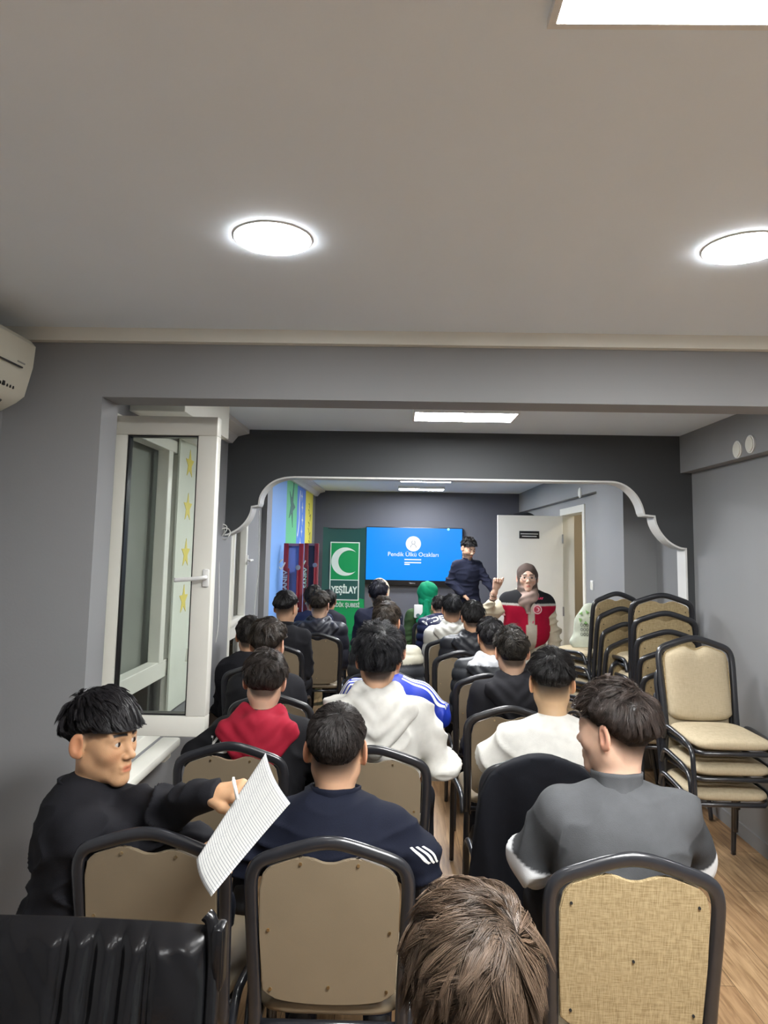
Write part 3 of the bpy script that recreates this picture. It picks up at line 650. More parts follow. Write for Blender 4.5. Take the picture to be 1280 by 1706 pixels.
# ------------------------------------------------------------------ banquet chairs
TW, ZS = .205, .45
def back_y(z): return -.205 - max(z - .42, 0) * .17
def make_chair(style):
    t = empty('banquet_chair', (0, 0, 0)); t['category'] = 'chair'
    pmat = {'vinyl': TAN, 'linen': LINEN}[style]; cmat = TAN if style == 'vinyl' else CUSH
    half = [(.193, .40), (.196, .55), (.203, .70), (.2055, .785), (.2025, .818), (.192, .843), (.170, .860), (.13, .8745), (.085, .889), (.045, .900), (.02, .9045), (0, .9055)]
    pts = [(x, back_y(z), z) for x, z in half]; full = [(-x, y, z) for x, y, z in pts] + pts[::-1][1:]
    bm = bmesh.new(); tube(bm, smooth_path(full, 3), .018, 12, ry=.0125, up=(0, 1, .17)); link('back_frame', bm, FRAME, t, smooth='all')
    # panel (rear board) following the frame with a dip below the peak
    top = []
    for k in range(41):
        x = -.183 + .366 * k / 40; ax = abs(x)
        zf = np.interp(ax, [0, .045, .085, .13, .16, .175, .183], [.888, .884, .873, .858, .847, .828, .79])
        if ax < .075: zf -= .024 * (math.cos(math.pi * ax / .075) + 1) / 2 + .004
        top.append((x, zf - .006))
    bot = [(.174 - .348 * k / 20, .502 - .016 * (1 - (2 * k / 20 - 1) ** 2) + .018 * abs(2 * k / 20 - 1) ** 8) for k in range(21)]
    poly = top + [(.181, .66)] + bot + [(-.181, .66)]
    bm = bmesh.new(); prism(bm, poly, 'Y', -.010, .004)
    bmesh.ops.bevel(bm, geom=[e for e in bm.edges if len(e.link_faces) == 2 and any(len(f.verts) > 10 for f in e.link_faces)], offset=.003, segments=2, affect='EDGES')
    for v in bm.verts: v.co.y += back_y(v.co.z)
    bmesh.ops.triangulate(bm, faces=[f for f in bm.faces if len(f.verts) > 4]); link('back_panel', bm, pmat, t, smooth=True)
    # front cushion
    nu, nv = 28, 28; V = []; 
    for i in range(nu + 1):
        u = -1 + 2 * i / nu
        for j in range(nv + 1):
            v = j / nv; x = u * .176; ax = abs(x)
            zt = float(np.interp(ax, [0, .045, .085, .13, .16, .172, .18], [.888, .884, .873, .858, .845, .828, .80])) - .012
            if ax < .075: zt -= .03 * (math.cos(math.pi * ax / .075) + 1) / 2
            zb = .505 - .02 * (1 - u * u) + .02 * abs(u) ** 8
            z = zb + (zt - zb) * v; th = .042 * (max(1 - abs(u) ** 6, 0) ** .5) * (max(1 - abs(2 * v - 1) ** 8, 0) ** .5)
            V.append((x, back_y(z) + .002 + th, z))
    Q = [(i * (nv + 1) + j, (i + 1) * (nv + 1) + j, (i + 1) * (nv + 1) + j + 1, i * (nv + 1) + j + 1) for i in range(nu) for j in range(nv)]
    np_mesh('backrest', np.array(V), np.array(Q)[:, ::-1], None, cmat, t)
    # screws
    for x, z in ((-.075, .853), (.075, .853), (-.158, .68), (.158, .68), (-.152, .525), (.152, .525), (0, .533)) if style == 'vinyl' else ((-.155, .80), (.155, .80), (0, .665), (-.15, .54), (.15, .54)):
        bm = bmesh.new(); cyl(bm, (x, back_y(z) - .0115, z), .0042 if style == 'vinyl' else .0034, .004, 'Y', 10, r2=None)
        link('screw' if style == 'vinyl' else 'panel_hole', bm, BRASS if style == 'vinyl' else HOLE, t, smooth=True)
    # seat
    F = Field((-.23, -.24, .41), (.23, .25, .52), .011)
    X, Y, Z = F.grid(); qx = np.abs(X) / .20; qy = np.abs(Y - .005) / (.215); qz = np.abs(Z - .462) / .032
    F.f = (((qx ** 6 + qy ** 6) ** (1 / 6)) ** 3 + qz ** 3 + 0 * X).astype(np.float32) ** (1 / 3) - 1; F.f *= .06
    V, Q = F.mesh(); V = relax(V, Q, 2); V[:, 2] += .007 * (1 - (V[:, 0] / .2) ** 2) * (V[:, 2] > .465)
    np_mesh('seat', V, Q, None, cmat, t)
    bm = bmesh.new(); c = .03
    tube(bm, [(-.19, -.20, .425), (-.19, .17, .425), (-.16, .205, .425), (.16, .205, .425), (.19, .17, .425), (.19, -.20, .425)], .012, 10, up=(0, 0, 1), ry=.012)
    tube(bm, [(-.195, -.205, .425), (.195, -.205, .425)], .011, 8); link('seat_frame', bm, FRAME, t, smooth='all')
    for s in (-1, 1):
        bm = bmesh.new(); tube(bm, smooth_path([(s * .213, -.195, .40), (s * .214, -.165, .455), (s * .215, -.12, .474), (s * .216, .0, .470), (s * .217, .12, .460), (s * .218, .185, .435), (s * .219, .21, .38), (s * .219, .222, .20), (s * .219, .235, .008)], 4), .0125, 10, up=(1, 0, 0)); link('leg', bm, FRAME, t, smooth='all')
        bm = bmesh.new(); tube(bm, smooth_path([(s * .193, back_y(.45), .46), (s * .196, -.208, .40), (s * .203, -.235, .2), (s * .21, -.268, .008)], 5), .0145, 10, ry=.0125, up=(0, 1, 0)); link('leg', bm, FRAME, t, smooth='all')
    for o in list(COL.objects):
        if o.parent is t and o.name.split('.')[0] in ('back_frame', 'back_panel', 'backrest', 'screw', 'panel_hole'):
            for v in o.data.vertices:
                if v.co.z > .5: dz = (v.co.z - .5) * (.02 if style == 'vinyl' else .05); v.co.z += dz; v.co.y -= dz * .17
    return t
PROTO = {}
USED = set()
def chair(style, x, y, rz=0, z=0, label='', group=None):
    if style not in PROTO: PROTO[style] = make_chair(style); note_kids(PROTO[style])
    p = PROTO[style]
    if style not in USED:
        USED.add(style); o = p; o.location = (x, y, z); o.rotation_euler = (0, 0, rz); o['label'] = label
        if group: o['group'] = group
        return o
    o = dup(p, (x, y, z), rz, label, group); o['category'] = 'chair'
    return o
def chair_at(style, px, py, Y, rz=0, label='', dz=0.0, group=None):
    """px: pixel column of the crest of the back; Y: depth of the crest"""
    q = at(px, py, Y); r = .2875
    return chair(style, q.x - math.sin(rz) * r * 1, Y + math.cos(rz) * r, rz, 0, label, group)
CH = [('vinyl', 250, 1390, 1.99, -.10, 'tan backed chair the boy with the paper sits on, left of the front row'),
      ('vinyl', 550, 1412, 1.96, 0, 'tan backed chair of the boy in the navy track jacket, bottom centre'),
      ('linen', 1058, 1430, 1.88, -.03, 'golden woven backed chair of the boy in the grey polo, at the bottom right'),
      ('vinyl', 385, 1237, 2.83, 0, 'tan chair under the boy in the black hoodie with the red hood'),
      ('vinyl', 622, 1240, 2.83, -.02, 'tan chair under the boy in the white hoodie'),
      ('vinyl', 900, 1262, 2.76, 0, 'chair of the boy in the white T-shirt, hidden under a black jacket'),
      ('vinyl', 452, 1152, 3.75, 0, 'tan chair under the boy in the plain black top, behind the red hood'),
      ('vinyl', 640, 1165, 3.70, 0, 'tan chair under the boy in the blue striped track top'),
      ('vinyl', 850, 1169, 3.58, .03, 'tan chair under the curly haired boy in the black hoodie on the right'),
      ('vinyl', 428, 1100, 4.62, 0, 'tan chair beside the left wall just before the arch'),
      ('vinyl', 637, 1118, 4.56, 0, 'tan chair under the man in the dark jacket with the light collar'),
      ('vinyl', 816, 1115, 4.48, 0, 'tan chair under the boy whose jacket has a grey hood lining'),
      ('vinyl', 459, 1070, 5.58, 0, 'tan chair under the boy in the black turtleneck, just past the arch'),
      ('vinyl', 771, 1078, 5.42, 0, 'tan chair under the boy in the black padded jacket, right of the aisle'),
      ('vinyl', 529, 1052, 6.33, 0, 'tan chair with its whole back showing under the hooded padded coat'),
      ('vinyl', 752, 1062, 6.2, 0, 'tan chair under the person in the white hooded jacket'),
      ('vinyl', 632, 1052, 7.0, 0, 'tan chair under the person with the pale headband'),
      ('vinyl', 745, 1040, 7.05, 0, 'tan chair under the person in the navy jacket with white lettering'),
      ('vinyl', 722, 1029, 7.75, 0, 'tan chair under the person in the green headscarf'),
      ('vinyl', 535, 1040, 7.25, 0, 'tan chair in the front rows beside the folded tennis tables'),
      ]
for st, px, py, Y, rz, lab in CH: chair_at(st, px, py, Y, rz, lab)
chair('vinyl', .12, 1.13, 0, 0, 'tan chair under the brown haired child at the bottom edge')
# stacks; facing away from the camera: higher chairs sit further away
def stack(x, y, rz, n, name, rise=.108, fwd=.045):
    pos = ['lowest', 'second from the bottom', 'third from the bottom', 'fourth from the bottom', 'fifth from the bottom', 'topmost']
    for k in range(n):
        w = 'topmost' if k == n - 1 else pos[k]
        chair('linen', x - math.sin(rz) * fwd * k, y + math.cos(rz) * fwd * k, rz, rise * k, f'{name}, {w}')
stack(1.80, 4.95 - .18 + .27, 0, 5, 'cream chair seen from behind in the rightmost tall stack', rise=.115, fwd=.05)
stack(1.62, 5.62, .42, 5, 'cream chair in the stack beside the printed bag', rise=.108, fwd=.045)
stack(1.705, 4.0, math.pi, 3, 'cream chair facing the camera in the low stack', rise=.132, fwd=.035)

# ------------------------------------------------------------------ printed bag on the stack
p = at(973, 1105, 5.85)
BAGX, BAGY = 1.49, 5.84
# ------------------------------------------------------------------ black leather chair
LEA = mat('black leather', (.006, .006, .007), .22, spec=.42, var=.2, vscale=9, bump=.3, bscale=45)
t = empty('leather_chair', (-.645, 1.0, 0), label='black leather chair with stitched channels in the bottom left corner', category='chair')
n, mz = 260, 44; V = []; Wd = .335
seams = [at(px, 1580, 1.27).x + .645 for px in (76, 127, 177, 228)]
def bk(u, v):   # u across -1..1, v 0..1 up, returns front surface bulge
    x = u * Wd; s_ = 0.0; fade = 1 - max(v - .90, 0) * 8
    for q in seams: e_ = (x - q) / .0035; s_ += .006 * math.exp(-e_ * e_) - .010 * math.exp(-((x - q) / .011) ** 2)
    puff = .010 * abs(math.sin((x - seams[0]) / (seams[1] - seams[0]) * math.pi)) ** .6 if seams[0] < x < seams[3] else .008
    wr = .0022 * math.sin(x * 60 + 9 * v + 3 * math.sin(v * 14 + x * 20)) + .003 * math.sin(x * 23 - v * 11)
    return s_ * max(fade, .2) + puff + wr * (1 - v * .3)
pts_f, pts_b = [], []
for i in range(n + 1):
    u = -1 + 2 * i / n
    for j in range(mz + 1):
        v = j / mz; z = .48 + .513 * v; e = (max(1 - abs(u) ** 14, 0)) ** .5 * (max(1 - abs(2 * v - 1) ** 12, 0)) ** .5
        yb = .26 + .10 * v + .02 * v * v
        pts_f.append((u * (Wd - .012 * v ** 4), yb - (.028 + bk(u, v) * (1 if v < .97 else .3)) * e, z + .008 * (1 - u * u) * v)); pts_b.append((u * (Wd - .012 * v ** 4), yb + .045 * e, z + .008 * (1 - u * u) * v))
def gridq(off): return [(off + i * (mz + 1) + j, off + (i + 1) * (mz + 1) + j, off + (i + 1) * (mz + 1) + j + 1, off + i * (mz + 1) + j + 1) for i in range(n) for j in range(mz)]
A = np.array(pts_f + pts_b); Q = np.array(gridq(0) + [q[::-1] for q in gridq(len(pts_f))])
np_mesh('backrest', A, Q, None, LEA, t)
bm = bmesh.new(); tube(bm, smooth_path([(Wd + .0, .27, .55), (Wd + .004, .31, .75), (Wd, .352, .93), (Wd - .008, .366, 1.0), (Wd - .02, .37, 1.016)]), .012, 10, up=(1, 0, 0)); link('side_piping', bm, LEA, t, smooth='all')
BX('side_flap', LEA, t, Wd - .004, Wd + .018, .34, .385, .90, 1.005, bev=.008)
bm = bmesh.new(); box(bm, -.30, .30, -.26, .26, .38, .50, .04, 4); link('seat', bm, LEA, t, smooth=True)
for s in (-1, 1):
    bm = bmesh.new(); tube(bm, smooth_path([(s * .33, .27, .50), (s * .35, .2, .66), (s * .35, .0, .68), (s * .35, -.2, .66), (s * .33, -.24, .45)]), .025, 10, up=(1, 0, 0)); link('armrest', bm, LEA, t, smooth='all')
bm = bmesh.new(); cyl(bm, (0, 0, .23), .028, .32); link('gas_column', bm, CHROME, t, smooth=True)
for k in range(5):
    a = math.pi / 2 + k * 2 * math.pi / 5; c, s = math.cos(a), math.sin(a)
    bm = bmesh.new(); tube(bm, [(0, 0, .10), (c * .3, s * .3, .075)], [.03, .016], 8, up=(0, 0, 1)); lg = link('leg', bm, CHROME, t, smooth='all')
    bm = bmesh.new(); cyl(bm, (c * .3, s * .3, .03), .03, .03, 'X', 16); link('castor', bm, BLACK, lg)
# ------------------------------------------------------------------ people
CR_C = np.array([0, -.012, .030]); CR_R = np.array([.0735, .094, .088])
HAIRLINES = {   # (y, z) lowest hair along the side of the head, and where the skin fade begins
    'fade':  ([(-.11, -.006), (-.07, .0), (-.04, .020), (-.01, .040), (.03, .050), (.055, .060), (.085, .068)], [(-.11, -.078), (-.05, -.066), (-.02, -.03), (.0, .0), (.04, .03), (.085, .065)]),
    'low':   ([(-.11, -.030), (-.07, -.026), (-.045, .000), (-.02, .020), (0, .028), (.03, .036), (.055, .055), (.085, .066)], [(-.11, -.088), (-.05, -.078), (-.025, -.03), (.0, -.003), (.04, .025), (.085, .062)]),
    'full':  ([(-.11, -.066), (-.065, -.066), (-.05, -.048), (-.035, .0), (-.02, .022), (.0, .018), (.03, .010), (.05, .045), (.085, .066)], [(-.11, -.092), (-.05, -.088), (-.03, -.03), (.0, -.01), (.04, .0), (.085, .062)]),
    'bowl':  ([(-.11, -.020), (-.08, -.010), (-.045, .018), (-.01, .034), (.03, .042), (.06, .045), (.10, .046)], [(-.11, -.075), (-.05, -.06), (-.02, -.02), (.0, .0), (.03, .015), (.06, .03), (.085, .035)]),
    'child': ([(-.11, -.066), (-.065, -.064), (-.05, -.045), (-.035, .0), (-.01, .016), (.03, .014), (.05, .045), (.085, .06)], [(-.11, -.09), (-.05, -.085), (-.03, -.03), (.0, -.01), (.04, .0), (.085, .05)]),
}
def hline(kind, y, which=0):
    p = HAIRLINES[kind][which]; return np.interp(y, [a for a, b in p], [b for a, b in p])
def head_mesh(h, hs, kind, tone, haircol, neck_local, beard=0.0, thin=1.0):
    lo = np.array([-.105, -.13, min(-.22, neck_local[2] - .05)]); hi = np.array([.105, .135, .14])
    lo = np.minimum(lo, np.array(neck_local) - .09); hi = np.maximum(hi, np.array(neck_local) + .09)
    F = Field(lo, hi, h)
    F.ell(CR_C, CR_R, k=.02); F.ell((0, .022, -.01), (.062, .068, .088), k=.03)
    F.ell((0, .010, -.052), (.051, .053, .05), k=.03)
    for s in (-1, 1):
        F.cone((s * .047, -.004, -.052), (s * .011, .066, -.098), .019, .014, k=.03)
        F.ell((s * .036, .056, -.022), (.024, .022, .024), k=.03)
        F.cone((s * .012, .083, .024), (s * .044, .070, .020), .008, .007, k=.018)
    F.ell((0, .076, -.098), (.020, .016, .015), k=.025); F.ell((0, .074, -.062), (.027, .019, .026), k=.02)
    for s in (-1, 1): F.ell((s * .031, .097, .004), (.017, .016, .012), k=.016, sub=True)
    for s in (-1, 1):
        F.ell((s * .031, .0735, .004), (.0180, .0146, .0142), k=.004)
        F.ell((s * .0315, .090, .0035), (.0160, .012, .0056), k=.003, sub=True)
    F.cone((0, .082, .014), (0, .103, -.026), .0075, .0095, k=.014); F.ell((0, .107, -.030), (.0105, .010, .0095), k=.008)
    for s in (-1, 1): F.ell((s * .0125, .096, -.034), (.0075, .010, .0075), k=.006)
    F.cone((-.017, .088, -.061), (.017, .088, -.061), .0048, .0048, k=.006); F.cone((0, .091, -.0615), (0, .091, -.0615), .006, .006, k=.006)
    F.cone((-.014, .088, -.073), (.014, .088, -.073), .0062, .0062, k=.006)
    F.cone((-.02, .098, -.067), (.02, .098, -.067), .0022, .0022, k=.003, sub=True)
    nl = np.array(neck_local)
    F.cone((0, -.018, -.045), nl * .75 + np.array([0, -.018, -.045]) * .25, .053 * thin, .054 * thin, k=.03); F.cone(nl * .7 + np.array([0, -.02, -.05]) * .3, nl, .054 * thin, .066 * thin, k=.02)
    for s in (-1, 1):   # ears
        R = np.array(Matrix.Rotation(s * .42, 3, 'Z') @ Matrix.Rotation(-.12, 3, 'X'))
        F.ell((s * .0825, -.016, -.002), (.0066, .0215, .035), R, k=.006); F.ell((s * .0785, -.009, -.024), (.0062, .010, .014), R, k=.006)
        F.ell((s * .0895, -.010, .001), (.0090, .0120, .021), R, k=.003, sub=True)
    V, Q = F.mesh(); V = relax(V, Q, 1, .4)
    C = np.tile(np.array(tone, float), (len(V), 1)); x, y, z = V.T; ax = np.abs(x)
    def mixc(w, c): nonlocal C; C = C * (1 - w[:, None]) + np.array(c)[None] * w[:, None]
    T = np.array(tone)
    mixc(.35 * np.exp(-((ax - .04) ** 2 + (z + .03) ** 2) / .0004) * (y > .03), T * np.array([1.12, .80, .75]))
    ear = ((ax > .0785) & (z > -.045) & (z < .03) & (y < .012)).astype(float); mixc(ear * .5, T * np.array([1.2, .75, .68]))
    lip = np.exp(-((x / .0185) ** 4)) * np.exp(-(((z + .0668) / (.0095 * np.sqrt(np.clip(1 - (x / .024) ** 2, .05, 1)))) ** 4)) * (y > .080); mixc(lip * .8, T * np.array([1.0, .42, .45]))
    br = sstep(.0055, .0015, np.abs(z - (.0285 - 3.2 * (ax - .028) ** 2))) * (ax > .010) * (ax < .047) * (y > .045); mixc(np.clip(br * 1.3, 0, 1), np.array(haircol) * .9)
    seam = np.exp(-((x / .019) ** 6)) * np.exp(-((z + .067) / .0018) ** 2) * (y > .08); mixc(seam * .6, T * .3)
    lid = np.exp(-(((ax - .031) / .016) ** 2 + ((z - .011) / .0025) ** 2)) * (y > .07); mixc(lid * .55, T * .35)
    if beard:
        bw = sstep(-.035, -.06, z) * (y > .0) * (z > -.125) * (1 - lip); mus = ((np.abs(z + .048) < .008) & (ax < .03) & (y > .07)).astype(float)
        mixc(np.clip(bw + mus, 0, 1) * beard, np.array(haircol) * 1.2)
    if kind != 'none':
        hz = hline(kind, y); fz = hline(kind, y, 1); w = sstep(fz, np.maximum(hz, fz + .01), z) ** .55 * (z > fz) * (ax < .0785 + (z > .035)); mixc(w * .93, np.array(haircol) * 1.3 + T * .02)
    return V, Q, C
def hair_cap(h, kind, top, side, back, seed, front=0.0):
    F = Field((-.125, -.15, -.11), (.125, .155, .20), h); r = CR_R + np.array([side, back, top]); F.ell(CR_C + np.array([0, 0, .0]), r, k=.02)
    if kind != 'bowl': F.ell((0, .033, .078), (.052, .040 + front, .030 + top * .5), k=.03)
    else: F.ell((0, .030, .052), (.058, .046, .044), k=.02)
    X, Y, Z = F.grid(); hz = hline(kind, (Y + 0 * X + 0 * Z)); wob = .004 * np.sin(X * 90 + seed) + .003 * np.sin(Y * 140 + seed * 2)
    cut = (hz + wob - Z).astype(np.float32); k = .008; a = F.f; hh = np.maximum(k - np.abs(a - cut), 0) / k; F.f = np.maximum(a, cut) + hh * hh * k * .25
    V, Q = F.mesh(); n = vnormals(V, Q)
    V = V + n * (fnoise(V * np.array([1, .5, 1]), 95, seed) * .0030 + fnoise(V, 40, seed + 5) * .003)[:, None]
    return taper(V, kind, .0015), Q
def taper(V, kind, mn):
    sh = V.shape; P_ = V.reshape(-1, 3); e = (P_ - CR_C) / CR_R; m = np.linalg.norm(e, axis=1); L = {'bowl': .012, 'fade': .030, 'child': .016}.get(kind, .032)
    f = np.clip((P_[:, 2] - hline(kind, P_[:, 1])) / L, .06, 1) ** .8; f = np.where((P_[:, 2] < hline(kind, P_[:, 1]) + .03) & (P_[:, 1] < -.02), np.minimum(f, np.clip((P_[:, 2] - hline(kind, P_[:, 1])) / .03, .06, 1)), f); f = np.where(P_[:, 1] > .045, 1, f); m2 = np.where(m > 1, 1 + (m - 1) * f + mn / .09, m)
    return (CR_C + (P_ - CR_C) * (m2 / np.maximum(m, 1e-6))[:, None]).reshape(sh)
def strands(n, kind, top_len, side_len, cap, rad, style, col, seed, lift=.012, whorl=(.012, -.068, .095), seg=5, curl=0.0, fringe=False, lock=14, lockw=.75, over=.004):
    rs = np.random.RandomState(seed); d = rs.normal(size=(n * 3, 3)); d /= np.linalg.norm(d, axis=1, keepdims=True)
    rr = CR_R + np.array([cap[1] * .6, cap[2] * .6, cap[0] * .6]); p = CR_C + d * rr
    keep = p[:, 2] > hline(kind, p[:, 1]) + .004; p = p[keep][:n]; d = d[keep][:n]; n = len(p)
    nr = d / rr; nr /= np.linalg.norm(nr, axis=1, keepdims=True)
    W = np.array(whorl); rad_v = p - W; rad_v -= nr * (rad_v * nr).sum(1, keepdims=True); rl = np.linalg.norm(rad_v, axis=1, keepdims=True) + 1e-6; rad_v /= rl
    swirl = np.cross(nr, rad_v); fw = np.tile(np.array([[0, 1.0, 0]]), (n, 1)); fw -= nr * (fw * nr).sum(1, keepdims=True)
    dn = np.tile(np.array([[0, 0, -1.0]]), (n, 1)); dn -= nr * (dn * nr).sum(1, keepdims=True)
    clump = np.stack([fnoise(p, 70, seed + k) for k in range(3)], 1); clump2 = np.stack([fnoise(p, 160, seed + 9 + k) for k in range(3)], 1)
    if style == 'crown': t = rad_v + .35 * swirl * np.exp(-rl / .05) + .25 * dn
    elif style == 'forward': t = .8 * fw + .45 * rad_v + .3 * dn
    elif style == 'messy': t = rad_v * .8 + .5 * swirl * np.exp(-rl / .06) + clump * .7
    else: t = rad_v * .5 + clump * 1.0
    ng = max(n // lock, 4); gi = rs.choice(n, ng, replace=False); G0 = p[gi]; own = np.zeros(n, int)
    for c0 in range(0, n, 1500): own[c0:c0 + 1500] = gi[np.argmin(((p[c0:c0 + 1500, None, :] - G0[None]) ** 2).sum(2), 1)]
    lr = rs.rand(n, 1)[own]; lj = rs.normal(size=(n, 3))[own]
    t = t + clump * .45 + clump2 * .30 + lj * .16 + rs.normal(size=(n, 3)) * .06; t -= nr * (t * nr).sum(1, keepdims=True); t /= np.linalg.norm(t, axis=1, keepdims=True) + 1e-6
    topw = sstep(.0, .07, p[:, 2])[:, None]; L = (side_len + (top_len - side_len) * topw) * (.65 + .4 * rs.rand(n, 1) + .4 * lr); lf = lift * (.35 + .65 * topw) * (.35 + .5 * rs.rand(n, 1) + 1.0 * lr + .3 * clump[:, :1])
    pts = []; inner = CR_R + np.array([cap[1], cap[2], cap[0]]) * .93
    ph = rs.rand(n, 1) * 6.3
    for k in range(seg):
        s = k / (seg - 1); q = p + nr * lf * math.sin(s * math.pi * .62) * 1.0 + t * L * s + np.array([0, 0, -1]) * (L * .28 * s * s)
        if curl: q = q + curl * (np.cos(ph + s * 7) * np.cross(nr, t) + np.sin(ph + s * 7) * nr) * s
        e = (q - CR_C) / inner; m_ = np.linalg.norm(e, axis=1, keepdims=True); q = np.where(m_ < 1, CR_C + (q - CR_C) / m_, q)
        if fringe is False: pass
        pts.append(q)
    P_ = np.stack(pts, 1)
    wl = (np.linspace(0, 1, seg) ** 1.3 * lockw)[None, :, None]; P_ = P_ * (1 - wl) + (P_[own] + (p - p[own])[:, None, :] * .25) * wl
    zf = hline(kind, P_[:, :, 1]) - over; P_[:, :, 2] = np.maximum(P_[:, :, 2], zf)
    P_ = taper(P_, kind, .0022)
    tg = np.gradient(P_, axis=1); tg /= np.linalg.norm(tg, axis=2, keepdims=True) + 1e-9
    s1 = np.cross(tg, nr[:, None, :]); s1 /= np.linalg.norm(s1, axis=2, keepdims=True) + 1e-9; s2 = np.cross(s1, tg)
    prof = rad * np.array([.8, 1, .95, .7, .15] if seg == 5 else np.linspace(1, .15, seg)); ring = []
    for k in range(3):
        a = 2 * math.pi * k / 3; ring.append(P_ + (s1 * math.cos(a) + s2 * math.sin(a)) * prof[None, :, None])
    V = np.stack(ring, 2).reshape(-1, 3); base = (np.arange(n) * seg * 3)[:, None]; Q = []
    for k in range(seg - 1):
        for j in range(3): Q.append(np.stack([base[:, 0] + k * 3 + j, base[:, 0] + k * 3 + (j + 1) % 3, base[:, 0] + (k + 1) * 3 + (j + 1) % 3, base[:, 0] + (k + 1) * 3 + j], 1))
    Q = np.concatenate(Q); c = np.array(col)[None] * (.45 + .7 * rs.rand(n, 1) + 1.1 * lr + .4 * clump[:, :1]).clip(.25, 3.0)
    return V, Q, np.repeat(c, seg * 3, 0)
def hand_parts(W, d, nrm_, side, curl, s=1.0, h=.0032, spread=.12, thumb=.6, tone=(.5, .3, .2)):
    """W wrist, d direction along the hand, nrm_ back-of-hand normal, side=+1 thumb on d x n side"""
    d = v3(d) / np.linalg.norm(d); n = v3(nrm_); n = n - d * (n @ d); n /= np.linalg.norm(n); lat = np.cross(d, n) * side; W = v3(W)
    lo = W - .22 * s; hi = W + .22 * s; P_ = []
    cones = [(W - d * .03 * s, W + d * .03 * s, .026 * s, .024 * s, .02)]
    for q in (-.026, -.009, .009, .026): cones.append((W + d * .02 * s + lat * q * .7 * s, W + d * .088 * s + lat * q * s, .0145 * s, .0125 * s, .014))
    for i, (q, L) in enumerate(zip((.029, .0095, -.010, -.028), (.072, .080, .074, .058))):
        c = curl[i] if isinstance(curl, (list, tuple)) else curl
        p = W + d * .088 * s + lat * q * s; a = 0.0; r = .0098 * s; a0 = spread * (1.2 - i * .8)
        for j, (fr, ra) in enumerate(((.45, .0092), (.30, .0084), (.25, .0076))):
            a += c * (1.0 if j == 0 else 1.15); dd = d * math.cos(a) - n * math.sin(a) + lat * a0 * max(math.cos(a), 0) * .5; dd /= np.linalg.norm(dd)
            e = p + dd * L * fr * s; cones.append((p, e, r, ra * s, .004)); p = e; r = ra * s
    p = W + d * .022 * s + lat * .026 * s; dd = d * math.cos(thumb) + lat * math.sin(thumb) - n * .25; dd /= np.linalg.norm(dd)
    for L, ra in ((.040, .0125), (.032, .0105), (.026, .009)):
        e = p + dd * L * s; cones.append((p, e, ra * s * 1.1, ra * s, .008)); p = e; dd = dd + d * .25 - n * .2 - lat * .12; dd /= np.linalg.norm(dd)
    allp = np.array([c[0] for c in cones] + [c[1] for c in cones]); F = Field(allp.min(0) - .03, allp.max(0) + .03, h)
    for a, b, ra, rb, k in cones: F.cone(a, b, ra, rb, k=k)
    V, Q = F.mesh(); C = np.tile(np.array(tone), (len(V), 1)); w = .3 * (np.linalg.norm(V - (W + d * .15 * s), axis=1) < .05); C = C * (1 + w[:, None] * (np.array([1.05, .85, .8]) - 1))
    return V, Q, C
BLK = (.012, .012, .015); NVY = (.012, .015, .035)
def dist_seg(V, a, b):
    a = v3(a); b = v3(b); ab = b - a; t = np.clip(((V - a) @ ab) / (ab @ ab), 0, 1); return np.linalg.norm(V - a - t[:, None] * ab, axis=1), t
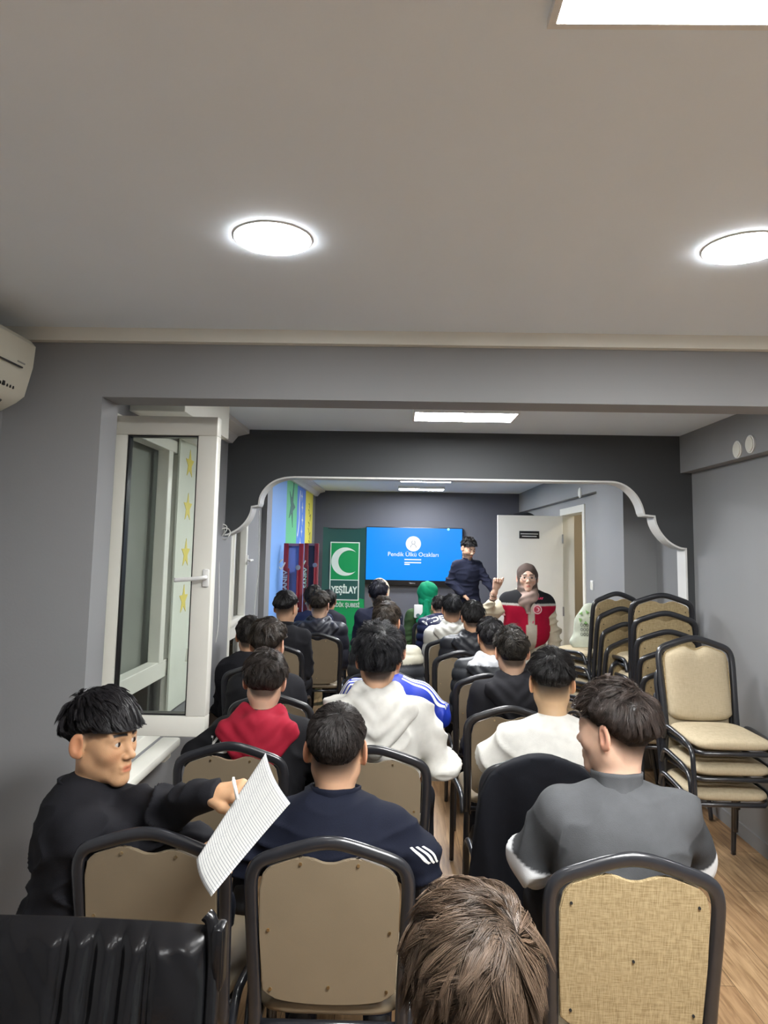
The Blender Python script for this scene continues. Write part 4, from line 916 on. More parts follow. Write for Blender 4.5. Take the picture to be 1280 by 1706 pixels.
def person(name_label, px, py, Yr, yaw=0.0, lean=0.0, head=(0, 0, 0), hs=1.0, hair=None, top=None, tone=(.50, .29, .18), near=1, stand=False, sw=.165, J=None, legs=(.01, .011, .016),
           group=None, hairpx=.02, hx=0.0, beard=0.0, face=False, hcol=(.010, .008, .008), hands=True, seat=.56, hy=.03, shoes=(.02, .02, .022), thin=1.0, knees=.12, kfw=.42, eyes=True, nk=1.0):
    """px, py: column and top row of the head; Yr: depth of the root"""
    ry = Matrix.Rotation(yaw, 3, 'Z'); hyaw, hpit, hrol = [math.radians(a) for a in head]
    top_t = (hair or {}).get('top', .015); J = dict(J or {})
    Hoff = ry @ Vector((hx, lean + hy, 0)); w = at(px, py, Yr + Hoff.y); root = Vector((w.x - Hoff.x, Yr, 0))
    sw = sw * .90; t = empty('person', root, yaw, label=name_label, category='person'); 
    if group: t['group'] = group
    Hc = v3((hx, lean + hy, w.z - top_t - .118 * hs)); Nn = v3((hx * .4, lean * .92, Hc[2] - .150 * hs * nk)); 
    pz = .96 if stand else seat; P_ = v3((0, 0 if stand else -.02, pz))
    sz = Nn[2] - .045; d = dict(P=P_, N=Nn, H=Hc)
    for s, k in ((-1, 'L'), (1, 'R')):
        d['S' + k] = v3((s * sw, lean * .95 + .0, sz)); d['E' + k] = v3((s * (sw + .035), lean * .6 + .03, sz - .285)); d['W' + k] = v3((s * .13, .27, seat + .10)) if not stand else v3((s * (sw + .06), .08, sz - .53))
        d['K' + k] = v3((s * knees, kfw, .53)) if not stand else v3((s * .1, .03, .50)); d['A' + k] = v3((s * (knees + .01), kfw + .01, .10)) if not stand else v3((s * .11, 0, .09)); d['HIP' + k] = v3((s * .085, .0, pz))
    for k in J:
        if not k.startswith('h'): d[k] = v3(J[k])
    M = Matrix.Translation(Vector(d['H'])) @ Matrix.Rotation(hyaw, 4, 'Z') @ Matrix.Rotation(hpit, 4, 'X') @ Matrix.Rotation(hrol, 4, 'Y') @ Matrix.Scale(hs, 4); Mi = np.array(M.inverted()); Mn = np.array(M)
    tf = lambda V: V @ Mn[:3, :3].T + Mn[:3, 3]
    kind = hair['kind'] if hair else 'none'; hh = {0: .0055, 1: .004, 2: .0032, 3: .0024}[near]; gh = {0: .016, 1: .011, 2: .009, 3: .0065}[near]
    nl = Mi[:3, :3] @ (d['N'] - np.array([0, .0, .02])) + Mi[:3, 3]
    hV, hQ, hC = head_mesh(hh, hs, kind, tone, hcol, nl, beard, thin); parts = [(tf(hV), hQ, hC)]
    # --- body under the clothes: one surface
    allp = np.array([v for v in d.values()]); F = Field(allp.min(0) - .14, allp.max(0) + .14, .014)
    N_, Pp = d['N'], d['P']; ch = Pp * .34 + N_ * .66; be = Pp * .7 + N_ * .3; ch = ch + np.array([0, .01, 0])
    F.ell(Pp + np.array([0, 0, .02]), (.145, .11, .085), k=.05); F.ell(be, (.125, .095, .15), k=.05); F.ell(ch, (.14, .098, .17), k=.05); F.cone(N_ + np.array([0, 0, .0]), (d['SL'] + d['SR']) / 2 * .4 + N_ * .6 - np.array([0, 0, .06]), .045, .07, k=.03)
    for k in 'LR':
        F.cone(N_ - np.array([0, 0, .045]), d['S' + k] - np.array([0, 0, .02]), .034, .028, k=.03); F.cone(d['S' + k] - np.array([0, 0, .02]), d['E' + k], .034, .030, k=.02); F.cone(d['E' + k], d['W' + k], .036, .024, k=.015)
        F.cone(d['HIP' + k], d['K' + k], .068, .047, k=.04); F.cone(d['K' + k], d['A' + k], .045, .032, k=.02); ft = d['A' + k] + np.array([0, .10, -.05]); F.cone(d['A' + k] - np.array([0, 0, .03]), ft, .03, .024, k=.02)
    V, Q = F.mesh(); parts.append((V, Q, tone))
    if hands:
        for k, s in (('L', -1), ('R', 1)):
            hd = J.get('h' + k) if J else None
            if hd is None: hd = dict(d=(-.25 * s, 1, -.35), n=(0, .3, 1), curl=.35)
            if hd.get('skip'): continue
            V, Q, C = hand_parts(d['W' + k] + v3(hd['d']) / np.linalg.norm(hd['d']) * .005, hd['d'], hd['n'], hd.get('side', -s), hd['curl'], s=.95 * hs, h=.0032 if near > 1 or hd.get('fine') else .005, thumb=hd.get('thumb', .6), tone=tone)
            parts.append((V, Q, C))
    np_mesh('body', *join_np(parts), SKIN, t)
    if face:
        for s in (-1, 1):
            V = []; bm = bmesh.new(); bmesh.ops.create_uvsphere(bm, u_segments=20, v_segments=14, radius=.0128)
            me = bpy.data.meshes.new('eye'); bm.to_mesh(me); bm.free(); o = bpy.data.objects.new('eye', me); COL.objects.link(o); o.parent = t
            me.polygons.foreach_set('use_smooth', [True] * len(me.polygons)); cc = Vector(tf(np.array([[s * .031, .0745, .0035]]))[0])
            gz = (M.to_3x3() @ Vector((s * face[0] if isinstance(face, tuple) and False else 0.0 + (face[0] if isinstance(face, tuple) else 0), 1, (face[1] if isinstance(face, tuple) else 0)))).normalized()
            a = me.color_attributes.new('Col', 'FLOAT_COLOR', 'POINT')
            for i, v in enumerate(me.vertices):
                c = v.co.normalized() @ gz; a.data[i].color = (.01, .008, .008, 1) if c > .95 else ((.05, .025, .015, 1) if c > .82 else (.62, .58, .55, 1))
                v.co = v.co * hs + cc
            me.materials.append(EYEM)
    # --- hair
    if hair:
        capd = (top_t, hair.get('side', .008), hair.get('back', .010)); seed = hair.get('seed', 1)
        cV, cQ = hair_cap(max(hh, .0035), kind, *[c * .78 for c in capd], seed, hair.get('front', 0)); hp = [(tf(cV), cQ, np.array(hcol) * .28)]  # cap colour darkened to stand in for shade between the strands
        n = hair.get('n', [500, 2200, 5500, 9000][near]); rad = hair.get('rad', [.0020, .0012, .0008, .00065][near])
        sV, sQ, sC = strands(n, kind, hair.get('len', .035), hair.get('slen', .018), capd, rad, hair.get('style', 'crown'), hcol, seed, hair.get('lift', .012), hair.get('whorl', (.012, -.068, .095)), curl=hair.get('curl', 0), lock=hair.get('lock', 14), lockw=hair.get('lockw', .75), over=hair.get('over', .004))
        hp.append((tf(sV), sQ, sC)); np_mesh('hair', *join_np(hp), HAIR, t)
    # --- trousers
    F = Field(np.minimum(d['AL'], d['AR']).min() * 0 + np.array([-.45, -.25, .03]) + 0, np.array([.45, .65, pz + .16]), .014)
    F.ell(Pp + np.array([0, 0, .01]), (.165, .13, .09), k=.05)
    for k in 'LR':
        F.cone(d['HIP' + k], d['K' + k], .088, .066, k=.04); F.cone(d['K' + k], d['A' + k] + np.array([0, 0, -.02]), .064, .050, k=.02)
    V, Q = F.mesh(); V += vnormals(V, Q) * (fnoise(V, 28, 3) * .006)[:, None]; np_mesh('trousers', V, Q, legs, CLOTH, t)
    for k in 'LR':
        A_ = d['A' + k]; F = Field(A_ + np.array([-.08, -.12, -.11]), A_ + np.array([.08, .24, .05]), .01)
        F.ell(A_ + np.array([0, .03, -.055]), (.045, .11, .035), k=.03); F.ell(A_ + np.array([0, .11, -.062]), (.044, .06, .03), k=.03); F.cone(A_ + np.array([0, -.02, .02]), A_ + np.array([0, -.02, -.05]), .042, .045, k=.03)
        V, Q = F.mesh(); V[:, 2] = np.maximum(V[:, 2], .004); sh = np_mesh('shoe', V, Q, shoes, PUFF, t)
    # --- top garment
    g = dict(kind='sweater', col=BLK, bulk=.018, name='sweater', fold=.006); g.update(top or {}); b = g['bulk']
    allp = np.array([d[k] for k in ('P', 'N', 'SL', 'SR', 'EL', 'ER', 'WL', 'WR')]); F = Field(allp.min(0) - .19, allp.max(0) + .19, gh)
    if not g.get('vest') or True:
        F.ell(Pp + np.array([0, .0, .03 + g.get('hem', 0)]), (.160 + b, .125 + b, .085), k=.05); F.ell(be, (.142 + b, .105 + b, .17), k=.06); F.ell(ch, (.150 + b, .102 + b, .18), k=.06)
        F.ell(ch + np.array([0, -.035, .02]), (.145 + b, .085 + b * .7, .16), k=.05)
    for k, s in (('L', -1), ('R', 1)):
        S_, E_, W_ = d['S' + k], d['E' + k], d['W' + k]
        F.cone(N_ + np.array([s * .03, 0, -.022]), S_ + np.array([-s * .01, 0, -.008]), .040 + b * .5, .034 + b * .7, k=.045); F.cone(ch + np.array([s * .06, 0, .0]), S_ - np.array([s * .035, 0, .05]), .085, .060 + b * .4, k=.05)
        if g.get('short'):
            F.cone(S_ - np.array([0, 0, .012]), S_ * .30 + E_ * .70, .044 + b * .7, .050 + b * 1.1, k=.035)
        else:
            F.cone(S_ - np.array([0, 0, .012]), E_, .045 + b * .75, .038 + b * .8, k=.035); lp = g.get('cut' + k, 1.0); W2 = E_ + (W_ - E_) * lp; F.cone(E_, W2, .038 + b * .8, .029 + b * .6, k=.02)
            cu = W2 - (W2 - E_) / np.linalg.norm(W2 - E_) * .02; F.cone(cu, W2, .030 + b * .5, .030 + b * .5, k=.004)
    V, Q = F.mesh(); n_ = vnormals(V, Q)
    if g['kind'] == 'puffer':
        ph = V[:, 2] / g.get('quilt', .07) + .3 * fnoise(V, 6, 2); V = V + n_ * (.013 * (np.abs(np.sin(ph * math.pi)) ** .5 - .6) + .004 * fnoise(V, 40, 7))[:, None]
    else:
        dE = np.minimum(dist_seg(V, d['EL'], d['EL'] + .001)[0], dist_seg(V, d['ER'], d['ER'] + .001)[0]); wv = 1 + 1.3 * np.exp(-(dE / .1) ** 2)
        sd = g.get('seed', int(abs(px) * 7) % 97); fo = fnoise(V * np.array([.7, 1, 1.3]), 14, sd) * .5 + ((1 - np.abs(fnoise(V * np.array([.75, .8, 1.5]), 21, sd + 3))) ** 4 - .4) * 1.5
        wv = wv * (.35 + .65 * sstep(.10, .24, np.linalg.norm(V - N_, axis=1))); V = V + n_ * (fo * g['fold'] * wv)[:, None]
    C = np.tile(np.array(g['col'], float), (len(V), 1))
    if g.get('colfn'): C = g['colfn'](V, C, d)
    gm = PUFF if g['kind'] == 'puffer' or g.get('shiny') else CLOTH
    go = np_mesh(g['name'], V, Q, C, gm, t)
    t['_g'] = go.name
    if g.get('collar'):
        chh, crr, tilt = g['collar']; nk = Vector(d['H']) - Vector(N_); nk = (nk.normalized() * .6 + Vector((0, 0, 1))).normalized(); bm = bmesh.new(); K = 40
        prof = [(-.035, .022), (-.01, .006), (chh * .35, .000), (chh * .8, .001), (chh, .002), (chh + .002, -.003), (chh * .8, -.007), (.0, -.008), (-.02, -.008)]; rows = []
        xa = Vector((1, 0, 0)); ya = nk.cross(xa).normalized()
        for h_, dr in prof:
            ctr = Vector(N_) + Vector((0, .004, .006)) + nk * h_ * 1.0
            rows.append([bm.verts.new(ctr + (xa * math.cos(2 * math.pi * k / K) * .96 + ya * math.sin(2 * math.pi * k / K)) * (crr + dr + .0022 * math.sin(3 * k * 2 * math.pi / K + 1) + .0015 * math.sin(7 * k * 2 * math.pi / K)) + nk * (.006 * math.sin(2 * math.pi * k / K) * (h_ > 0) * (-1 if tilt >= 0 else 3))) for k in range(K)])
        for i in range(len(rows) - 1):
            for k in range(K): bm.faces.new((rows[i][k], rows[i][(k + 1) % K], rows[i + 1][(k + 1) % K], rows[i + 1][k]))
        cme = bpy.data.meshes.new('collar'); bmesh.ops.recalc_face_normals(bm, faces=bm.faces); bm.to_mesh(cme); bm.free(); a_ = cme.color_attributes.new('Col', 'FLOAT_COLOR', 'POINT'); a_.data.foreach_set('color', np.tile(np.array([*g.get('collarcol', g['col']), 1.0], np.float32), len(cme.vertices))); link('collar', cme, gm, go, smooth='all')
    if g.get('hood'):
        hc = g['hood']; hb = g.get('hoodsize', 1.0); F = Field(N_ + np.array([-.22, -.26, -.30]), N_ + np.array([.22, .18, .16]), gh * .8); nb = N_
        q_ = lambda x, y, z: nb + np.array([x * hb, y * hb - .012 - .022 * min(max(-y * 20 - .2, 0), 1), z * hb + .008])
        F.ell(q_(0, -.070, -.050), (.085 * hb, .042 * hb, .080 * hb), k=.03); F.ell(q_(0, -.045, .0), (.085 * hb, .045 * hb, .035), k=.03)
        for s in (-1, 1):
            F.cone(q_(s * .060, -.012, .030), q_(s * .108, -.062, -.020), .022, .026, k=.022); F.cone(q_(s * .108, -.062, -.020), q_(s * .010, -.108, -.150), .028, .020, k=.03)
            F.cone(q_(s * .060, -.012, .030), q_(0, -.058, .020), .022, .022, k=.02); F.cone(q_(s * .060, -.012, .030), q_(s * .050, .075, -.020), .022, .022, k=.02)
            F.cone(q_(s * .050, .075, -.020), q_(0, .105, -.055), .022, .020, k=.02); F.cone(q_(s * .07, -.05, -.01), q_(0, -.09, -.08), .03, .03, k=.03)
        F.cone(nb + np.array([0, .008, .015]), nb + np.array([0, .01, .14]), .052, .075, k=.012, sub=True)
        V, Q = F.mesh(); L_ = V - nb; cr_ = np.sin((L_[:, 2] * 1.0 + np.abs(L_[:, 0]) * -.9 + .012 * fnoise(V, 20, 4)) * 95); V = V + vnormals(V, Q) * (cr_ * .0028 * (L_[:, 1] < -.02) + fnoise(V, 26, 5) * .004)[:, None]
        C = np.tile(np.array(hc, float), (len(V), 1))
        if g.get('hoodfn'): C = g['hoodfn'](V, C, d)
        ho = np_mesh('hood', V, Q, C, gm, go)
        if hc != g['col'] and g.get('hoodlabel'): ho['label'] = g['hoodlabel']
    t['_g'] = 0; del t['_g']
    return dict(root=t, J=d, M=M, top=go, mat=Matrix.Translation(root) @ Matrix.Rotation(yaw, 4, 'Z'), tf=tf)
def local(root, yaw, w):
    """world point to a person's own frame"""
    return np.array((Matrix.Translation(root) @ Matrix.Rotation(yaw, 4, 'Z')).inverted() @ Vector(w))
def ribbon(obj, pts, out, w, m, name='stripe', off=.0015):
    """thin raised strip laid on a garment: pts along the line, out = outward direction to shoot from"""
    me = obj.data; bvh = BVHTree.FromPolygons([v.co for v in me.vertices], [tuple(p.vertices) for p in me.polygons]); L = []
    pts = smooth_path(pts, 6); out = Vector(out).normalized()
    for i, p in enumerate(pts):
        a = pts[max(i - 1, 0)]; b = pts[min(i + 1, len(pts) - 1)]; tdir = (b - a).normalized(); s = tdir.cross(out).normalized(); row = []
        for k in (-1, 1):
            o = p + s * w * .5 * k; hit = bvh.ray_cast(o + out * .25, -out, .4)
            row.append((hit[0] + out * off) if hit[0] is not None else None)
        if None not in row: L.append(row)
    if len(L) < 2: return None
    bm = bmesh.new(); vs = [[bm.verts.new(q) for q in r] + [bm.verts.new(q - out * .004) for q in r] for r in L]
    for i in range(len(vs) - 1):
        a, b = vs[i], vs[i + 1]
        for f in ((a[0], a[1], b[1], b[0]), (a[1], a[3], b[3], b[1]), (a[3], a[2], b[2], b[3]), (a[2], a[0], b[0], b[2])): bm.faces.new(f)
    bm.faces.new((vs[0][0], vs[0][2], vs[0][3], vs[0][1])); bm.faces.new((vs[-1][0], vs[-1][1], vs[-1][3], vs[-1][2]))
    return link(name, bm, m, obj)

def project_text(name, txt, size, r, yaw, px, py, Y, m, sx=1.0, rot=0.0, bold=0.0, tilt=0.0):
    """lettering printed on a garment: laid on the surface seen from behind"""
    o = text(name, txt, size, Matrix.Rotation(rot, 4, 'Z'), m, None, depth=.0005, bold=bold, sx=sx); me = r['top'].data
    bvh = BVHTree.FromPolygons([v.co for v in me.vertices], [tuple(p.vertices) for p in me.polygons]); tgt = local(r['root'].location, yaw, at(px, py, Y))
    for v in o.data.vertices:
        c = Vector((tgt[0] + v.co.x, -1, tgt[2] + v.co.y + tilt * .86)); hit = bvh.ray_cast(c, Vector((0, 1, -tilt)).normalized(), 2); v.co = (hit[0] + Vector((0, -.003 - v.co.z, 0))) if hit[0] is not None else bvh.find_nearest(Vector((c.x, -.2, c.z - tilt * .86)))[0] + Vector((0, -.002, 0))
    o.parent = r['top']; return o
# ------------------------------------------------------------------ the audience
def hr(kind, top=.018, side=.007, back=.010, seed=1, **k): return dict(kind=kind, top=top, side=side, back=back, seed=seed, **k)
T1 = (.50, .30, .19); T2 = (.46, .26, .155); T3 = (.56, .36, .25)
WHT = (.62, .61, .57); GRY = (.20, .205, .21)

# child with brown hair at the bottom edge
person('person with tousled brown hair at the bottom edge of the photo', 788, 1474, 1.02, head=(0, -6, 0), hs=.91, sw=.15, near=3, tone=T2, hcol=(.052, .034, .022),
       hair=hr('child', .022, .018, .022, 11, len=.055, slen=.040, style='messy', lift=.011, whorl=(.045, -.06, .085), n=14000, rad=.0006, lock=26), top=dict(col=(.55, .6, .56), bulk=.012, name='t_shirt', collar=(.02, .066, 0)), seat=.54)

# boy in the grey polo, bottom right
def polo(V, C, d):
    for k in 'LR':
        de, te = dist_seg(V, d['S' + k], d['E' + k]); dw, tw = dist_seg(V, d['E' + k], d['W' + k])
        wa = (sstep(.18, .22, te) * sstep(.115, .10, de))[:, None]; C = C * (1 - wa) + np.array((.042, .044, .047)) * wa
        fo = np.maximum(sstep(.86, .89, te) * sstep(.12, .11, de), sstep(.0, .02, tw) * sstep(.11, .10, dw))[:, None]; C = C * (1 - fo) + np.array((.60, .61, .62)) * fo
    return C
r = person('person in a grey polo top with white cuffs, head turned to the left', 1022, 1132, 2.12, lean=-.02, head=(46, -4, 0), hs=1.03, sw=.185, near=3, tone=(.56, .36, .26), hcol=(.022, .015, .012),
       hair=hr('low', .022, .008, .012, 5, len=.042, slen=.018, style='messy', lift=.013, n=9000, front=.010), top=dict(col=(.080, .083, .088), bulk=.022, name='polo_shirt', colfn=polo, collar=(.045, .072, .0), fold=.008),
       J=dict(EL=(-.235, .06, .80), WL=(-.17, .30, .66), ER=(.235, .04, .80), WR=(.16, .27, .66)), legs=(.015, .015, .018), face=(0, 0))
# boy in the navy track jacket, bottom centre
r = person('person in a navy track jacket with white sleeve stripes, seen from behind, bottom centre', 563, 1171, 2.18, head=(-3, -6, 0), hs=1.02, sw=.182, near=3, tone=T1, hcol=(.016, .013, .012),
       hair=hr('low', .014, .005, .008, 7, len=.022, slen=.009, style='crown', lift=.007, n=9000, rad=.0007, lock=9, lockw=.5), top=dict(col=(.006, .008, .018), bulk=.024, name='track_jacket', collar=(.05, .075, .0), fold=.007),
       J=dict(EL=(-.255, .00, .80), WL=(-.16, .28, .66), ER=(.25, -.02, .79), WR=(.17, .28, .66)), legs=(.012, .016, .03))
d = r['J']
for k, s in (('L', -1), ('R', 1)):
    for q in (-.012, 0, .012):
        a = d['S' + k] * .62 + d['E' + k] * .38; b_ = d['E' + k] * .98 + d['W' + k] * .02; off = Vector((0, q - .035, 0))
        ribbon(r['top'], [Vector(a) + off, Vector(a * .5 + b_ * .5) + off, Vector(b_) + off + Vector((0, 0, .02))], (s, -.45, 0), .005, WHITE)
# boy with the paper, bottom left
RY = math.radians(-72); ROOT0 = None
rt = at(170, 1148, 2.05); rootx = rt.x
lp = lambda px, py, Y: local(ROOT, RY, at(px, py, Y))
ry_ = Matrix.Rotation(RY, 3, 'Z'); ho = ry_ @ Vector((0, .035, 0)); w_ = at(176, 1149, 2.22 + ho.y); ROOT = Vector((w_.x - ho.x, 2.22, 0))
WLp = lp(349, 1326, 1.96); ELp = lp(278, 1350, 2.10)
hd = v3(lp(392, 1318, 1.93)) - WLp
r = person('person in a black sweatshirt twisted in the chair to look right, holding out a paper', 176, 1149, 2.22, yaw=RY, hy=.035, head=(-38, -2, 0), hs=1.05, sw=.165, thin=.88, near=3, tone=(.52, .30, .165), hcol=(.008, .007, .008),
       hair=hr('bowl', .020, .006, .005, 3, len=.050, slen=.018, style='forward', lift=.012, n=15000, rad=.0007, whorl=(0, -.05, .1), front=.004, over=.003, lock=20), face=(-.05, -.03),
       top=dict(col=(.010, .010, .013), bulk=.020, name='sweatshirt', collar=(.030, .088, 0), fold=.010),
       J=dict(EL=ELp, WL=WLp, hL=dict(d=hd, n=(.45, 0, .9), curl=.75, thumb=.5, side=1), ER=lp(255, 1398, 2.13), WR=lp(330, 1398, 2.15), hR=dict(d=lp(365, 1412, 2.15) - lp(330, 1398, 2.15), n=(.3, 0, 1), curl=.6),
              KR=(-.05, .39, .54), KL=(-.25, .31, .54), AR=(-.05, .40, .10), AL=(-.26, .32, .10)), legs=(.010, .013, .024), beard=.0)
P2 = r
w = WLp + hd / np.linalg.norm(hd) * .075
wd_ = P2['mat'] @ Vector(w)
pa, pb = at(389, 1299, 1.83), at(396, 1332, 1.82); bm = bmesh.new(); tube(bm, [pa, pb], .0045, 10); cyl(bm, pa, .003, .012)
tag(link('pen', bm, WHITE, smooth='all'), label='white pen between the fingers of the boy at bottom left', category='pen')
# the sheet of paper
c00, c10, c11, c01 = at(443, 1254, 1.86), at(484, 1338, 1.80), at(352, 1494, 1.72), at(327, 1432, 1.80); nu, nv = 16, 24; V = []
for i in range(nu + 1):
    u = i / nu
    for j in range(nv + 1):
        v = j / nv; p = (c00 * (1 - u) + c10 * u) * (1 - v) + (c01 * (1 - u) + c11 * u) * v
        p = p + Vector((-.010 * math.sin(math.pi * u), .010 * math.sin(math.pi * u) + .012 * math.sin(math.pi * v), -.005 * math.sin(math.pi * u))) ; V.append(p)
m, nt, b = nodes('printed form'); b.inputs['Roughness'].default_value = .7
tc = N(nt, 'ShaderNodeUVMap', uv_map='UVMap'); sp = N(nt, 'ShaderNodeSeparateXYZ'); nt.links.new(tc.outputs[0], sp.inputs[0])
def line(src, n, width, lo=0, hi=1):
    a = N(nt, 'ShaderNodeMath', operation='MULTIPLY'); a.inputs[1].default_value = n; nt.links.new(src, a.inputs[0]); f = N(nt, 'ShaderNodeMath', operation='FRACT'); nt.links.new(a.outputs[0], f.inputs[0])
    l = N(nt, 'ShaderNodeMath', operation='LESS_THAN'); l.inputs[1].default_value = width; nt.links.new(f.outputs[0], l.inputs[0]); return l.outputs[0]
rows = line(sp.outputs['Y'], 40, .20); cols_ = line(sp.outputs['X'], 3.3, .012); mxx = N(nt, 'ShaderNodeMath', operation='MAXIMUM'); nt.links.new(rows, mxx.inputs[0]); nt.links.new(cols_, mxx.inputs[1])
nz = N(nt, 'ShaderNodeTexNoise'); nz.inputs['Scale'].default_value = 60; nt.links.new(tc.outputs[0], nz.inputs['Vector']); gt = N(nt, 'ShaderNodeMath', operation='GREATER_THAN'); gt.inputs[1].default_value = .62; nt.links.new(nz.outputs['Fac'], gt.inputs[0])
m3 = N(nt, 'ShaderNodeMath', operation='MULTIPLY'); m3.inputs[1].default_value = .5; nt.links.new(gt.outputs[0], m3.inputs[0])
lt = N(nt, 'ShaderNodeMath', operation='LESS_THAN'); lt.inputs[1].default_value = .42; nt.links.new(sp.outputs['X'], lt.inputs[0]); m4 = N(nt, 'ShaderNodeMath', operation='MULTIPLY'); nt.links.new(m3.outputs[0], m4.inputs[0]); nt.links.new(lt.outputs[0], m4.inputs[1])
m5 = N(nt, 'ShaderNodeMath', operation='MAXIMUM'); nt.links.new(mxx.outputs[0], m5.inputs[0]); nt.links.new(m4.outputs[0], m5.inputs[1])
mx = N(nt, 'ShaderNodeMix', data_type='RGBA'); mx.inputs['A'].default_value = (.60, .60, .58, 1); mx.inputs['B'].default_value = (.20, .21, .23, 1); nt.links.new(m5.outputs[0], mx.inputs['Factor']); nt.links.new(mx.outputs['Result'], b.inputs['Base Color'])
Q = np.array([(i * (nv + 1) + j, (i + 1) * (nv + 1) + j, (i + 1) * (nv + 1) + j + 1, i * (nv + 1) + j + 1) for i in range(nu) for j in range(nv)])
o = np_mesh('paper_form', np.array([list(p) for p in V]), Q, None, m); uv = o.data.uv_layers.new(name='UVMap')
for li, lp_ in enumerate(o.data.loops): k = lp_.vertex_index; uv.data[li].uv = ((k // (nv + 1)) / nu, (k % (nv + 1)) / nv)
sd = o.modifiers.new('thickness', 'SOLIDIFY'); sd.thickness = .0006
tag(o, label='curved white sheet of ruled paper held out by the boy at bottom left', category='paper')

# second row
r = person('person in a black hoodie with a red hood, head bowed, seen from behind', 444, 1083, 3.06, head=(4, -22, 3), hs=.98, sw=.178, near=2, tone=T3, hcol=(.022, .016, .013), lean=.03, thin=.93,
       hair=hr('full', .018, .012, .014, 21, len=.040, slen=.028, style='messy', lift=.013), top=dict(col=(.010, .010, .012), bulk=.030, name='hoodie', hood=(.30, .012, .03), hoodsize=1.25, hoodlabel='red hood lying on the back', fold=.010),
       J=dict(EL=(-.25, .0, .80), ER=(.235, .02, .80)))
project_text('back_print', 'KDNLA', .080, r, 0, 384, 1253, 2.9, WHITE, sx=.8, bold=.002); project_text('back_print', 'TNO', .06, r, 0, 442, 1256, 2.9, WHITE, sx=.8)
r = person('person in a white hoodie with thick black hair, seen from behind', 631, 1035, 3.06, head=(2, -5, 0), hs=1.0, sw=.182, near=2, tone=T1, hcol=(.007, .007, .009), lean=.0,
       hair=hr('full', .042, .013, .018, 31, len=.050, slen=.034, style='messy', lift=.022, n=4200, curl=.004), top=dict(col=WHT, bulk=.028, name='hoodie', hood=WHT, hoodsize=1.25, fold=.014),
       J=dict(EL=(-.24, .02, .84), ER=(.27, .04, .80), WR=(.24, .26, .70)), knees=.20)
r = person('person in a white T-shirt with a skin fade haircut, seen from behind', 918, 1080, 2.98, head=(-2, -6, 0), hs=1.0, sw=.188, near=2, tone=(.50, .33, .19), hcol=(.009, .008, .008),
       hair=hr('fade', .022, .008, .012, 41, len=.034, slen=.016, style='crown', lift=.015, n=4200), top=dict(col=WHT, bulk=.018, name='t_shirt', short=True, fold=.007), J=dict(EL=(-.255, .03, .82), ER=(.25, .03, .82), WL=(-.17, .30, .68)))
# third row
person('person in a plain black top with a brown fade haircut, behind the red hood', 449, 1028, 3.96, head=(-12, -8, 0), hs=1.05, sw=.165, tone=T3, hcol=(.020, .014, .010), hair=hr('low', .026, .010, .014, 51, len=.045, slen=.02, style='messy'), top=dict(bulk=.022, name='sweater'))
def trk(V, C, d): return C
r = person('person in a blue track top with white shoulder stripes, mostly behind the white hoodie', 648, 1046, 3.9, head=(0, -20, 0), sw=.19, tone=T1, hair=hr('low', .014, .007, .01, 61), top=dict(col=(.012, .035, .36), bulk=.032, name='track_top', shiny=True, collar=(.03, .072, 0), fold=.008), J=dict(EL=(-.25, .02, .80), ER=(.27, .02, .80)))
d = r['J']
for k, s in (('L', -1), ('R', 1)):
    for q in (-.024, 0, .024):
        o = Vector((0, q - .035, 0)); ribbon(r['top'], [Vector((s * .07, q - .03, d['N'][2] + .03)), Vector(d['S' + k]) + Vector((s * .03, q - .035, .05)), Vector(d['S' + k] * .6 + d['E' + k] * .4) + o + Vector((s * .05, 0, .02)), Vector(d['E' + k]) + o + Vector((s * .05, 0, .06))], (s * .75, -.35, .8), .011, WHITE)
person('person in a black hoodie with short curly hair, right of the aisle', 852, 1041, 3.86, head=(4, -14, 0), hs=1.0, sw=.175, tone=T3, hcol=(.016, .013, .010), hair=hr('full', .028, .010, .014, 71, len=.034, slen=.02, style='curly', curl=.008, n=1800), top=dict(bulk=.028, name='hoodie', hood=BLK, hoodsize=1.15), near=1)
# fourth row
person('person in black beside the left wall, mostly hidden behind another head', 418, 1026, 4.88, head=(6, -12, 0), sw=.16, tone=T2, hair=hr('full', .02, .012, .014, 81, style='messy'), hcol=(.014, .011, .009), top=dict(bulk=.022, name='sweater'))
def lightcol(V, C, d):
    C[(V[:, 2] > d['N'][2] - .09) & (V[:, 0] > .07)] = (.40, .38, .30); return C
person('person in a dark grey jacket with a light collar', 645, 1003, 4.82, head=(-10, -14, 0), hs=1.02, sw=.19, tone=T1, hcol=(.030, .022, .016), hair=hr('low', .020, .009, .012, 91, len=.04, style='forward'), top=dict(kind='puffer', col=(.035, .037, .042), bulk=.032, name='padded_jacket', colfn=lightcol, collar=(.03, .08, 0)))
def greyhood(V, C, d): C[V[:, 2] > d['N'][2] + .0] = (.42, .43, .45); return C
person('person in a dark padded jacket with a grey hood lining, right of the aisle', 817, 1028, 4.76, head=(8, -12, 0), hs=.98, sw=.19, tone=T2, hcol=(.009, .008, .009), hair=hr('full', .022, .009, .012, 101, len=.032, style='crown'), top=dict(kind='puffer', col=(.020, .022, .026), bulk=.036, name='padded_jacket', hood=(.020, .022, .026), hoodfn=greyhood, hoodsize=1.25))
